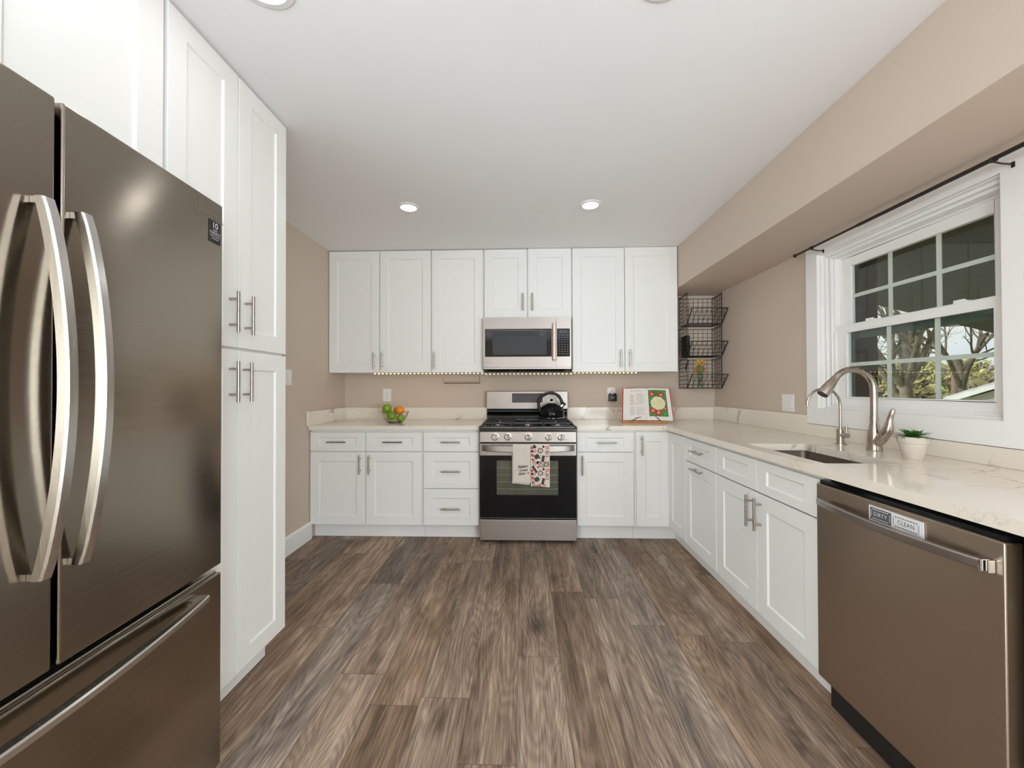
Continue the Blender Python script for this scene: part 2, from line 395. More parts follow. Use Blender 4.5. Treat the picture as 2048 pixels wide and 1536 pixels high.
WY0, WY1, WZ0, WZ1 = 1.508, 2.422, 1.082, 2.004
WD0, WD1 = WY0 - .012, WY1 + .012
mb = MB()
def wallx(y0, y1, z0, z1): mb.box(XR, XR + .15, y0, y1, z0, z1)
wallx(YS, WD0, 0, ZC); wallx(WD1, YB, 0, ZC); wallx(WD0, WD1, 0, WZ0 - .012); wallx(WD0, WD1, WZ1 + .012, ZC)
struct(mb.build('wall_right', wall_m))
struct(MB().box(XS, XR - .001, YS, YB - .001, ZS, ZC - .001).build('wall_soffit', wall_m))
mb = MB()
for x0, x1 in ((-XW - .15, -3.95), (-1.45, 1.45), (3.95, XW + .15)): mb.box(x0, x1, YF - .15, YF, 0, ZC)
for x0 in (-3.95, 1.45): mb.box(x0, x0 + 2.5, YF - .15, YF, 0, .28); mb.box(x0, x0 + 2.5, YF - .15, YF, 2.22, ZC)
struct(mb.build('wall_rear', wall_m))
for k_, xc in enumerate((-2.7, 2.7)):  # unseen rear windows, added as openings for the fill daylight
    d = bpy.data.objects.new('window_%d' % (k_ + 2), None); C.objects.link(d); d.location = (xc, YF - .08, .28); struct(d)
    mb = MB()
    for x in (-1.248, -.035, 1.178): mb.box(x, x + .07, -.03, .03, .002, 1.938)
    mb.box(-1.248, 1.248, -.03, .03, .002, .07); mb.box(-1.248, 1.248, -.03, .03, 1.87, 1.938)
    mb.build('window_frame', rear_frame_white, d); MB().box(-1.178, 1.178, -.004, .004, .07, 1.87).build('pane', glass_m, d)
# baseboard on the left wall between pantry and base cabinets
mb = MB(); mb.prism([(XL, 0), (XL + .016, 0), (XL + .016, .125), (XL + .010, .14), (XL, .14)], 1, 1.80, 3.125)
struct(mb.build('baseboard_left', trim_white))

# window_1
win = bpy.data.objects.new('window_1', None); C.objects.link(win); win.location = (XR, (WY0 + WY1) / 2, WZ0); struct(win)
def wbox(mb, x0, x1, y0, y1, z0, z1, m=0):
    mb.box(x0 - XR, x1 - XR, y0 - (WY0 + WY1) / 2, y1 - (WY0 + WY1) / 2, z0 - WZ0, z1 - WZ0, m)
def ring(mb, x0, x1, y0, y1, z0, z1, l, r, b, t):
    """rectangular frame y0..y1 z0..z1; widths: near(y0)=l, far(y1)=r"""
    wbox(mb, x0, x1, y0, y0 + l, z0, z1); wbox(mb, x0, x1, y1 - r, y1, z0, z1)
    wbox(mb, x0, x1, y0 + l, y1 - r, z0, z0 + b); wbox(mb, x0, x1, y0 + l, y1 - r, z1 - t, z1)
mb = MB(); X = XR - XR
oy0, oy1, oz0, oz1 = 1.408, 2.515, .985, 2.066
yc = (WY0 + WY1) / 2
def wp(y, z, x): return (x - XR, y - yc, z - WZ0)
# mitred casing boards
O = [(oy0, oz0), (oy1, oz0), (oy1, oz1), (oy0, oz1)]; I = [(WY0, WZ0), (WY1, WZ0), (WY1, WZ1), (WY0, WZ1)]
for i in range(4):
    j = (i + 1) % 4; g = .0006
    a, b, c, e = O[i], O[j], I[j], I[i]
    lo = [wp(*q, XR - .0005) for q in (a, b, c, e)]; hi = [wp(*q, XR - .020) for q in (a, b, c, e)]
    mb.sweep([lo, hi])
mb.build('casing', trim_white, win, bevel=.0015)
mb = MB(); ring(mb, XR - .0003, XR + .0195, WY0 - .008, WY1 + .008, WZ0 - .008, WZ1 + .008, .012, .012, .012, .012)
ring(mb, XR + .0197, XR + .0395, WY0 - .007, WY1 + .007, WZ0 - .007, WZ1 + .007, .022, .022, .020, .026)
mb.build('jamb_lining', trim_white, win, bevel=.0012)
mb = MB(); ring(mb, XR + .040, XR + .055, WY0, WY1, WZ0, WZ1, .028, .028, .022, .034)
ring(mb, XR + .0552, XR + .085, WY0, WY1, WZ0, WZ1, .032, .040, .03, .036)
ring(mb, XR + .0852, XR + .145, WY0, WY1, WZ0, WZ1, .036, .045, .03, .045)
wbox(mb, XR + .05, XR + .06, WY1 - .05, WY1 - .026, WZ0 + .03, 1.53)
mb.build('window_frame', trim_white, win, bevel=.0012)
# lower sash
ls = MB(); X0, X1 = XR + .058, XR + .084
ring(ls, X0, X1, WY0 + .033, WY1 - .041, WZ0 + .022, 1.562, 1.597 - WY0 - .033, WY1 - .041 - 2.304, 1.155 - WZ0 - .022, .042)
ring(ls, X0 - .004, X0, 1.590, 2.311, 1.148, 1.527, .006, .006, .006, .008)
lo = ls.build('lower_sash', trim_white, win, bevel=.0015)
mb = MB(); wbox(mb, X0 + .010, X0 + .013, 1.596, 2.305, 1.154, 1.521); mb.build('pane', glass_m, lo)
mb = MB()
for y in (2.061, 1.825): wbox(mb, X0 + .0135, X0 + .019, y - .010, y + .010, 1.156, 1.519)
wbox(mb, X0 + .0138, X0 + .0186, 1.598, 2.303, 1.327, 1.347); mb.build('muntin_grid', plastic_white, lo)
for y in (2.155, 1.72):
    mb = MB(); wbox(mb, X0 + .002, X0 + .024, y - .028, y + .028, 1.5625, 1.572); wbox(mb, X0 + .004, X0 + .016, y - .012, y + .03, 1.572, 1.580)
    mb.build('sash_lock', trim_white, lo, bevel=.002)
us = MB(); X0, X1 = XR + .092, XR + .118
ring(us, X0, X1, WY0 + .0365, WY1 - .0455, 1.535, WZ1 - .046, 1.6225 - WY0 - .0365, WY1 - .0455 - 2.316, .038, WZ1 - .046 - 1.906)
uo = us.build('upper_sash', trim_white, win, bevel=.0015)
mb = MB(); wbox(mb, X0 + .012, X0 + .015, 1.6215, 2.317, 1.572, 1.907); mb.build('pane', glass_m, uo)
mb = MB()
for y in (2.089, 1.850): wbox(mb, X0 + .0155, X0 + .021, y - .010, y + .010, 1.573, 1.906)
wbox(mb, X0 + .0158, X0 + .0206, 1.623, 2.315, 1.723, 1.743); mb.build('muntin_grid', plastic_white, uo)
mb = MB(); ring(mb, XR + .120, XR + .138, WY0 + .04, WY1 - .05, WZ0 + .032, 1.532, 1.600 - WY0 - .04, WY1 - .05 - 2.345, .02, .045)
mb.build('screen_frame', green_tint, win)

# ---------------------------------------------------------------- cabinetry
def shaker(mb, w, h, x=0, z=0, t=.019, fr=.073, frz=None, rec=.007):
    frz = frz or fr; sl = .006
    o = [(x, 0, z), (x + w, 0, z), (x + w, 0, z + h), (x, 0, z + h)]
    i1 = [(x + fr, 0, z + frz), (x + w - fr, 0, z + frz), (x + w - fr, 0, z + h - frz), (x + fr, 0, z + h - frz)]
    i2 = [(x + fr + sl, rec, z + frz + sl), (x + w - fr - sl, rec, z + frz + sl), (x + w - fr - sl, rec, z + h - frz - sl), (x + fr + sl, rec, z + h - frz - sl)]
    bk = [(p[0], t, p[2]) for p in o]
    for k in range(4):
        j = (k + 1) % 4
        mb.quad([o[k], o[j], i1[j], i1[k]]); mb.quad([i1[k], i1[j], i2[j], i2[k]]); mb.quad([o[j], o[k], bk[k], bk[j]])
    mb.quad(i2); mb.quad([bk[3], bk[2], bk[1], bk[0]])
    return mb
def pull(parent, x, z, vert, L=.153, name='handle', off=.034):
    mb = MB(); h = L / 2; r = .006
    if vert:
        mb.tube([(x, -off, z - h), (x, -off, z + h)], r, 12)
        for s in (-.048, .048): mb.tube([(x, -off, z + s), (x, -.0003, z + s)], .0048, 10)
    else:
        mb.tube([(x - h, -off, z), (x + h, -off, z)], r, 12)
        for s in (-.048, .048): mb.tube([(x + s, -off, z), (x + s, -.0003, z)], .0048, 10)
    return mb.build(name, handle_m, parent, smooth=40)
def front(parent, kind, x0, x1, z0, z1, hx=None, hz=None, hv=True, g=.0018, fr=.073):
    w, h = x1 - x0 - 2 * g, z1 - z0 - 2 * g
    mb = shaker(MB(), w, h, x0 + g, z0 + g, fr=fr, frz=(.040 if h < .2 else fr))
    o = mb.build(kind, cab_white, parent, bevel=.0012)
    if hx is not None: pull(o, hx, hz, hv)
    return o
def cabinet(name, label, loc, rz, w, z0, z1, depth, toe=True, hollow=False, group=None, side_r=.0006):
    c = thing(name, label, 'cabinet', loc, rz, group)
    mb = MB(); a, b = .0006, w - side_r
    if hollow:
        for x in (a, b - .016): mb.box(x, x + .016, .021, depth, z0, z1)
        mb.box(a + .016, b - .016, .021, depth, z0, z0 + .016); mb.box(a + .016, b - .016, depth - .01, depth, z0 + .016, z1)
        mb.box(a + .016, b - .016, .021, .037, z1 - .17, z1 - .001)
    else: mb.box(a, b, .021, depth, z0, z1)
    mb.build('carcass', cab_white, c)
    if toe: MB().box(a, b, .08, .096, 0, z0 - .0005).build('toe_kick', cab_white, c)
    return c
DB = .60; YD = 3.115
G1 = 'white shaker base cabinets'; G2 = 'white shaker wall cabinets'
ZT = .8755
def zz(*a): return a
# left base, two drawers over two doors
c = cabinet('base_cabinet', 'white base cabinet with two drawers over two doors under the fruit bowl', (-1.7185, YD, 0), 0, .9125, .115, ZT, .625, group=G1)
front(c, 'drawer', .002, .4535, .704, .858, .228, .781, False); front(c, 'drawer', .4545, .907, .704, .858, .681, .781, False)
front(c, 'door', .002, .4535, .119, .701, .4155, .602); front(c, 'door', .4545, .907, .119, .701, .491, .602)
c = cabinet('base_cabinet', 'white three-drawer base cabinet immediately left of the range', (-.806, YD, 0), 0, .458, .115, ZT, .625, group=G1)
front(c, 'drawer', .006, .452, .704, .858, .229, .781, False); front(c, 'drawer', .006, .452, .412, .701, .229, .5505, False); front(c, 'drawer', .006, .452, .119, .409, .229, .2545, False)
c = cabinet('base_cabinet', 'white base cabinet right of the range with one drawer over one door', (.412, YD, 0), 0, .458, .115, ZT, .625, group=G1)
front(c, 'drawer', .004, .449, .704, .858, .233, .779, False); front(c, 'door', .004, .449, .124, .701, .043, .602)
# corner cabinet (L): door to the camera and a door to the left
c = thing('corner_cabinet', 'white corner base cabinet with two narrow doors meeting at the inside corner', 'cabinet', (.8705, YD, 0), 0, G1)
mb = MB(); W_ = XR - .8705 - .003
XD = 1.129  # door plane of the right run
a = XD - .8705
mb.box(.0006, W_, .021, .625, .115, ZT); mb.box(a + .021, W_, -.318, .0205, .115, ZT)
mb.build('carcass', cab_white, c)
mb = MB(); mb.box(.0006, a + .08, .08, .096, 0, .1145); mb.box(a + .08, a + .096, -.318, .096, 0, .1145); mb.build('toe_kick', cab_white, c)
front(c, 'door', .008, a + .014, .121, .862, .047, .757, True)
o = front(c, 'door', .003, .317, .121, .862); o.location = (a, 0, 0); o.rotation_euler = (0, 0, -PI / 2)
# right run (faces -X); local x runs towards the camera
def rrun(y): return (XD, y, 0)
c = cabinet('base_cabinet', 'white base cabinet with one drawer over a pull-out front with horizontal handle', rrun(2.795), -PI / 2, .444, .115, ZT, .64, group=G1)
front(c, 'drawer', .004, .440, .704, .858, .222, .787, False); front(c, 'pull_out_front', .004, .440, .119, .701, .222, .668, False)
c = cabinet('sink_cabinet', 'white sink base cabinet with two false fronts over two doors beside the dishwasher', rrun(2.350), -PI / 2, .8035, .115, ZT, .64, hollow=True, group=G1)
front(c, 'false_drawer', .004, .401, .704, .858); front(c, 'false_drawer', .402, .799, .704, .858)
front(c, 'door', .004, .401, .119, .701, .368, .602); front(c, 'door', .402, .799, .119, .701, .436, .602)
c = cabinet('base_cabinet', 'white base cabinet at the right picture edge, nearer than the dishwasher', (XD + .006, .935, 0), -PI / 2, .61, .115, ZT, .63, group=G1)
front(c, 'drawer', .002, .606, .696, .858, .30, .78, False); front(c, 'door', .002, .304, .119, .692, .26, .602); front(c, 'door', .305, .606, .119, .692, .35, .602)

# wall cabinets
YU = 3.42; ZU0, ZU1 = 1.347, 2.4175
c = cabinet('wall_cabinet', 'white two-door wall cabinet at the left end, against the left wall', (-1.7185, YU, 0), 0, .9125, ZU0, ZU1, .322, toe=False, group=G2)
front(c, 'door', .001, .4525, ZU0 - .002, ZU1 + .001, .413, 1.449); front(c, 'door', .4545, .908, ZU0 - .002, ZU1 + .001, .486, 1.451)
c = cabinet('wall_cabinet', 'white single-door wall cabinet immediately left of the microwave', (-.8055, YU, 0), 0, .456, ZU0, ZU1, .322, toe=False, group=G2)
front(c, 'door', .001, .4535, ZU0 - .002, ZU1 + .001, .031, 1.450)
c = cabinet('wall_cabinet', 'short white two-door wall cabinet above the microwave', (-.349, YU, 0), 0, .770, 1.816, ZU1 + .001, .322, toe=False, group=G2)
front(c, 'door', .008, .381, 1.818, ZU1 + .002, .344, 1.951, fr=.075); front(c, 'door', .388, .765, 1.818, ZU1 + .005, .426, 1.951, fr=.075)
c = cabinet('wall_cabinet', 'white two-door wall cabinet between microwave and wire baskets', (.4215, YU, 0), 0, .9085, ZU0, ZU1 + .003, .322, toe=False, group=G2)
front(c, 'door', .003, .4525, ZU0 - .002, ZU1 + .004, .414, 1.459); front(c, 'door', .4545, .905, ZU0 - .002, ZU1 + .006, .494, 1.459)

# tall pantry (faces +X) and over-fridge cabinet
XP = -1.0965
c = thing('pantry_cabinet', 'tall white four-door pantry cabinet between refrigerator and left wall', 'cabinet', (XP, 1.172, 0), PI / 2)
mb = MB(); mb.box(.0006, .612, .021, .618, .115, 2.418); mb.build('carcass', cab_white, c)
MB().box(.03, .590, .08, .096, 0, .1145).build('toe_kick', cab_white, c)
front(c, 'door', .001, .3045, 1.365, 2.417, .262, 1.497, fr=.07); front(c, 'door', .3065, .6115, 1.365, 2.417, .343, 1.496, fr=.07)
front(c, 'door', .001, .3045, .117, 1.358, .263, 1.2355, fr=.07); front(c, 'door', .3065, .6115, .117, 1.358, .335, 1.2355, fr=.07)
c = thing('over_fridge_cabinet', 'deep white cabinet with two plain doors above the refrigerator', 'cabinet', (XP, .215, 0), PI / 2)
mb = MB(); mb.box(.0006, .953, .021, .618, 1.80, 2.418); mb.box(.0006, .018, .021, .618, 0, 1.7995); mb.build('carcass', cab_white, c)
front(c, 'door', .031, .488, 1.792, 2.417, fr=.082); front(c, 'door', .491, .9475, 1.792, 2.417, fr=.082)

# worktops
ct = thing('countertop', 'veined white quartz worktop left of the range with upstands', 'countertop', (-1.7195, 3.095, CT0))
L_ = -.349 + 1.7195
MB().box(0, L_, 0, .648, 0, CT - CT0).build('slab', quartz, ct, bevel=.002)
MB().box(.020, L_, .630, .648, CT - CT0 + .0004, .148).build('back_upstand', quartz, ct, bevel=.0012)
MB().box(0, .0195, -.030, .648, CT - CT0 + .0004, .150).build('side_upstand', quartz, ct, bevel=.0012)
SX0, SX1, SY0, SY1 = 1.182, 1.482, 1.584, 2.125
ct = thing('countertop', 'long L-shaped veined quartz worktop around the sink and window', 'countertop', (0, 0, 0))
xs = [.4105, 1.109, SX0, SX1, XR - .0025]; ys = [.325, SY0, SY1, 3.095, YB - .002]
def sol(i, j):
    if i == 0: return j == 3
    return not (i == 2 and j == 1)
cells(xs, ys, CT0, CT, sol).build('slab', quartz, ct)
MB().box(.4105, XR - .022, YB - .020, YB - .002, CT + .0004, 1.024).build('back_upstand', quartz, ct, bevel=.0012)
mb = MB(); mb.box(XR - .021, XR - .0025, 2.519, YB - .002, CT + .0004, 1.035); mb.build('side_upstand', quartz, ct, bevel=.0012)
mb = MB(); mb.box(XR - .021, XR - .0025, .325, 2.5185, CT + .0004, .9825); mb.build('window_upstand', quartz, ct, bevel=.0012)

# sink
sk = thing('sink', 'undermount stainless steel sink bowl set in the worktop under the window', 'sink', ((SX0 + SX1) / 2, (SY0 + SY1) / 2, CT0 - .2))
hx, hy = (SX1 - SX0) / 2 + .006, (SY1 - SY0) / 2 + .006
def rrect(hx, hy, r, z, n=6):
    out = []
    for cx, cy, a0 in ((hx - r, hy - r, 0), (-hx + r, hy - r, PI / 2), (-hx + r, -hy + r, PI), (hx - r, -hy + r, 3 * PI / 2)):
        for k in range(n + 1):
            a = a0 + k * PI / 2 / n; out.append((cx + r * math.cos(a), cy + r * math.sin(a), z))
    return out
mb = MB(); mb.sweep([rrect(hx + .012, hy + .012, .03, .1985), rrect(hx, hy, .03, .1985), rrect(hx, hy, .03, .02), rrect(hx - .01, hy - .01, .03, .004), rrect(.06, .06, .05, 0), rrect(.02, .02, .019, -.001)], cap=False)
mb.build('basin', steel_sink, sk, smooth=50)
MB().lathe([(.045, .003), (.045, .006), (.03, .004), (.001, .004)], seg=24).build('drain', chrome, sk, smooth=40)

# ---------------------------------------------------------------- refrigerator
fr = thing('refrigerator', 'dark stainless french door refrigerator with bottom freezer drawer', 'refrigerator', (-.878, .287, 0), PI / 2 + .06)
FW = .905
MB().box(.012, FW - .012, .078, .74, .03, 1.765).build('body', pm('fridge_side', (.10, .095, .09), .4, .6), fr, bevel=.004)
MB().box(.02, FW - .02, .10, .70, 0, .03).build('base_grille', rubber, fr)
def fdoor(name, x0, x1, z0, z1):
    return MB().box(x0, x1, 0, .072, z0, z1).build(name, steel_dark, fr, bevel=.005, seg=3, smooth=30)
dl = fdoor('door', 0, .4455, .672, 1.776); dr = fdoor('door', .4565, FW, .672, 1.776)
dw_ = fdoor('drawer', 0, FW, .065, .648)
mb = MB(); mb.box(.006, FW - .006, .012, .072, .648, .655); mb.build('drawer_lip', steel_handle, dw_, bevel=.002)
MB().box(.4458, .4562, .03, .07, .68, 1.76).build('door_seal', rubber, fr)
def bow(parent, x0, x1, z0, z1, e, m, th, vert=True, n=28, mat=None):
    secs = []
    for i in range(n + 1):
        t = i / n; q = math.sin(PI * t) ** .8
        o = e + (m - e) * q                      # front face offset
        b = max(.0006, o - th * (1 if .0 < t < 1 else .9))
        ch = .0035
        if vert:
            z = z0 + (z1 - z0) * t
            secs.append([(x0, -b, z), (x0, -o + ch, z), (x0 + ch, -o, z), (x1 - ch, -o, z), (x1, -o + ch, z), (x1, -b, z)])
        else:
            x = x0 + (x1 - x0) * t
            secs.append([(x, -b, z0), (x, -o + ch, z0), (x, -o, z0 + ch), (x, -o, z1 - ch), (x, -o + ch, z1), (x, -b, z1)])
    mb = MB(); mb.sweep(secs)
    fl_ = .012
    for t in (0, 1):
        if vert:
            z = z0 + (z1 - z0 - fl_) * t; mb.box(x0 + .003, x1 - .003, -e + th * .5, -.0005, z, z + fl_)
        else:
            x = x0 + (x1 - x0 - .03) * t; mb.box(x, x + .03, -e + th * .5, -.0005, z0 + .002, z1 - .002)
    return mb.build('handle', mat or steel_handle, parent, smooth=25)
bow(dr, .468, .490, .862, 1.564, .028, .074, .019); bow(dl, .400, .422, .862, 1.564, .028, .074, .019)
bow(dw_, .095, .815, .603, .622, .030, .062, .022, vert=False)
lg = MB(); text_mb('SAMSUNG', .022, lg, lambda x, y, d: (.848 + x, -.0006, 1.722 + y), spacing=1.25); lg.build('logo', logo_m, dr)
st = MB(); st.box(.845, .893, -.0012, -.0002, 1.648, 1.714); s_o = st.build('warranty_sticker', sticker_black, dr)
st = MB(); cx = .869
text_mb('10', .026, st, lambda x, y, d: (cx + x, -.0018, 1.700 + y), spacing=.95)
text_mb('YEAR', .0075, st, lambda x, y, d: (cx + x, -.0018, 1.6855 + y), spacing=1.1)
text_mb('WARRANTY', .0078, st, lambda x, y, d: (cx + x, -.0018, 1.678 + y), spacing=1.05)
st.box(.849, .889, -.0018, -.0014, 1.6725, 1.6732)
text_mb('DIGITAL INVERTER', .0046, st, lambda x, y, d: (cx + x, -.0018, 1.667 + y)); text_mb('COMPRESSOR', .0046, st, lambda x, y, d: (cx + x, -.0018, 1.660 + y))
st.build('sticker_print', plastic_white, s_o)

# ---------------------------------------------------------------- dishwasher
dwm = thing('dishwasher', 'dark stainless dishwasher with bowed handle under the right worktop', 'dishwasher', (1.118, 1.543, 0), -PI / 2)
WD = .590
MB().box(.008, WD - .008, .050, .62, .10, .868).build('tub', black_plastic, dwm)
dd = MB().box(0, WD, 0, .045, .118, .845).build('door', steel_dark2, dwm, bevel=.004, seg=3, smooth=30)
mb = MB(); mb.box(.004, WD - .004, .012, .049, .8455, .858); mb.box(.004, WD - .004, .020, .049, .858, .8585); mb.build('control_strip', black_gloss, dwm, bevel=.001)
MB().box(WD - .030, WD - .004, .02, .046, .846, .851).build('corner_cap', steel_handle, dd, bevel=.002)
MB().box(.004, WD - .004, .045, .06, .002, .0995).build('kick_plate', black_plastic, dwm)
h_ = bow(dd, .030, WD - .028, .770, .795, .022, .052, .016, vert=False, mat=steel)
mb = MB(); mb.box(WD - .030, WD - .0245, -.028, -.004, .768, .797); mb.box(WD - .0235, WD - .017, -.018, -.0006, .766, .797); mb.build('handle_cap', chrome, h_, bevel=.002)
# magnet sign
mg = thing('magnet_sign', 'small two-part DIRTY / CLEAN magnet stuck on the dishwasher door', 'sign', (1.1175, 1.309, .807), -PI / 2)
MB().box(0, .174, -.004, -.0003, -.0235, .0235).build('frame', label_white, mg, bevel=.001)
for x0, x1, mt, ink, tx in ((.007, .078, label_grey, plastic_white, 'DIRTY'), (.083, .167, label_white, ink_dark, 'CLEAN')):
    pn = MB().box(x0, x1, -.0052, -.0042, -.019, .019).build('panel', mt, mg)
    q = MB(); cx = (x0 + x1) / 2; text_mb(tx, .0175, q, lambda x, y, d: (cx + x * .85, -.0058, y), spacing=1.15)
    a, b = x0 + .004, x1 - .004
    for zz_ in (-.014, .014):
        q.box(a + .004, b - .004, -.0056, -.0053, zz_ - .0004, zz_ + .0004)
        n = 9
        for i in range(n):
            x = a + .006 + (b - a - .012) * i / (n - 1); q.prism([(x - .0022, zz_), (x, zz_ + .0022), (x + .0022, zz_), (x, zz_ - .0016)], 1, -.0058, -.0054)
    for x in (a, b): q.box(x - .0004, x + .0004, -.0056, -.0053, -.011, .011)
    q.build('lettering', ink, pn)

# ---------------------------------------------------------------- gas range
rg = thing('gas_range', 'freestanding stainless gas range with black oven door and five knobs', 'range', (-.345, 3.06, 0))
W = .7525
MB().box(.002, W - .002, .032, .655, .022, .868).build('body', black_plastic, rg)
for x in (.04, W - .08):
    for y in (.04, .58): MB().box(x, x + .04, y, y + .04, 0, .0215).build('foot', black_plastic, rg)
MB().box(.002, W - .002, 0, .031, .026, .186).build('drawer', steel, rg, bevel=.003)
dmb = MB(); z0, z1 = .196, .682
wx0, wx1, wz0, wz1 = .132, .612, .376, .645
dmb.box(.002, wx0, 0, .031, z0, z1); dmb.box(wx1, W - .002, 0, .031, z0, z1); dmb.box(wx0, wx1, 0, .031, z0, wz0); dmb.box(wx0, wx1, 0, .031, wz1, z1)
od = dmb.build('oven_door', black_gloss, rg)
mb = MB(); mb.box(.002, W - .002, -.006, .031, .6825, .777); mb.build('door_trim', steel, od, bevel=.003)
mb = MB(); mb.box(.01, W - .01, -.001, -.0002, .198, .2005); mb.build('door_edge', steel, od)
MB().box(wx0, wx1, .022, .031, wz0, wz1).build('oven_interior', oven_in, od)
mb = MB()
for z in (.42, .475, .53, .585): mb.box(wx0 + .002, wx1 - .002, .014, .016, z, z + .0022)
mb.build('oven_rack', rack_m, od)
MB().box(wx0, wx1, .001, .003, wz0, wz1).build('window_glass', glass_m, od)
# wide bowed oven handle
secs = []; n = 30; x0, x1 = .018, W - .018
for i in range(n + 1):
    t = i / n; q = math.sin(PI * t) ** .35 if 0 < t < 1 else 0
    o = .012 + .042 * q; zt = .768; zb = .722 - .008 * math.sin(PI * t); b = max(.0066, o - .014)
    x = x0 + (x1 - x0) * t
    secs.append([(x, -b, zb), (x, -o + .003, zb), (x, -o, zb + .004), (x, -o, zt - .006), (x, -o + .004, zt), (x, -b, zt)])
MB().sweep(secs).build('handle', steel, od, smooth=30)
cp = MB(); cp.prism([(-.004, .787), (.031, .787), (.031, .8685), (.002, .8685)], 0, .002, W - .002); cp = cp.build('control_panel', steel, rg, bevel=.002)
mb = MB(); text_mb('SIMMER', .007, mb, lambda x, y, d: (.675 + x, -.0055, .806 + y)); mb.build('panel_print', ink_dark, cp)
for x in (.1217, .2206, .3794, .5357, .6319):
    k = MB(); z = .8305
    k.lathe([(.0001, -.034), (.019, -.034), (.0205, -.031), (.0225, -.012), (.029, -.010), (.029, -.0008)], (x, 0, z), 28, axis='Y')
    k = k.build('knob', steel_handle, cp, smooth=40)
    k2 = MB().box(x - .0055, x + .0055, -.042, -.0345, z - .024, z + .024).build('knob_grip', chrome, k, bevel=.003)
    MB().box(x + .0062, x + .0085, -.038, -.0345, z - .02, z + .02).build('knob_slot', rubber, k)
# cooktop
ck = MB(); ck.box(-.0025, W + .0025, -.008, .60, .8695, .898); ck.box(-.0025, W + .0025, -.008, .012, .898, .912); ck.box(-.0025, .012, .012, .60, .898, .912); ck.box(W - .0095, W + .0025, .012, .60, .898, .912)
ck = ck.build('cooktop', black_enamel, rg, bevel=.004, seg=2)
mb = MB(); mb.box(.02, W - .02, -.0095, -.0083, .902, .9045); mb.build('cooktop_edge', steel, ck)
for (x, y, r) in ((.13, .16, .045), (.13, .44, .036), (.376, .30, .05), (.622, .16, .048), (.622, .44, .032)):
    bm_ = MB().lathe([(r + .012, .8985), (r + .012, .904), (r, .908), (r, .914)], (x, y, 0), 28).build('burner', steel_v, ck, smooth=40)
    MB().lathe([(r - .004, .9142), (r - .004, .921), (r - .010, .9235), (.0001, .9235)], (x, y, 0), 28).build('burner_cap', iron, bm_, smooth=40)
def grate(x0, x1, fingers):
    g = MB(); y0, y1, z = .03, .575, .932; r = .0065
    g.tube([(x0, y0, z), (x1, y0, z), (x1, y1, z), (x0, y1, z)], r, 8, closed=True)
    for x in (x0, x1):
        for y in (y0, (y0 + y1) / 2, y1): g.tube([(x, y, .8988), (x, y, z)], .006, 8)
    g.tube([(x0, (y0 + y1) / 2, z), (x1, (y0 + y1) / 2, z)], r, 8)
    cxm = (x0 + x1) / 2
    for yb in (.16, .44) if not fingers else (.30,):
        for dx, dy in ((1, 0), (-1, 0), (0, 1), (0, -1)):
            ex = x1 if dx > 0 else x0; ey = (y1 if yb > .3 or (fingers and dy > 0) else (y0 + y1) / 2) if dy > 0 else ((y0 + y1) / 2 if yb > .3 else y0)
            if fingers: ey = y1 if dy > 0 else y0
            p0 = (cxm + dx * .022, yb + dy * .022, z + .0)
            p1 = (ex if dx else cxm, ey if dy else yb, z)
            g.tube([p0, p1], .0055, 8)
    return g.build('grate', iron, ck, smooth=40)
grate(.028, .246, False); grate(.262, .490, True); grate(.506, .724, False)
# backguard
bgm = MB(); prof = [(.602, .900)]
for i in range(9):
    a = i / 8; prof.append((.602 + .05 * a - .012 * math.sin(PI * a), .915 + .07 * a))
prof += [(.652, 1.0122), (.665, 1.0122), (.665, .900)]
bgm.prism(prof, 0, .004, W - .004); bgm = bgm.build('backguard', brushed('backguard_black_steel', (.10, .10, .10), .22, 3, 200, 200), rg, smooth=30)
MB().box(.004, W - .004, .640, .651, .990, 1.0118).build('backguard_vent', rubber, bgm)
bp = MB(); bp.prism([(.598, 1.0128), (.664, 1.0128), (.664, 1.176), (.604, 1.176)], 0, -.001, W + .001); bp = bp.build('back_panel', steel, rg, bevel=.003)
mb = MB(); y = .5985
dpl = MB(); dpl.prism([(.5985, 1.072), (.603, 1.072), (.605, 1.158), (.6005, 1.158)], 0, .237, .520); dpl = dpl.build('display', display_m, bp)
mb = MB()
for r_, z in ((0, 1.093), (1, 1.118)):
    for i in range(9):
        x = .252 + i * .0275; mb.box(x, x + .012, .5970, .5985, z, z + .0022)
mb.build('display_print', digit_m, dpl)
mb = MB()
for i in range(22):
    x = .012 + i * (W - .03) / 21.5; mb.box(x, x + .022, .61, .655, 1.1762, 1.1775)
mb.build('top_vent', rubber, bp)

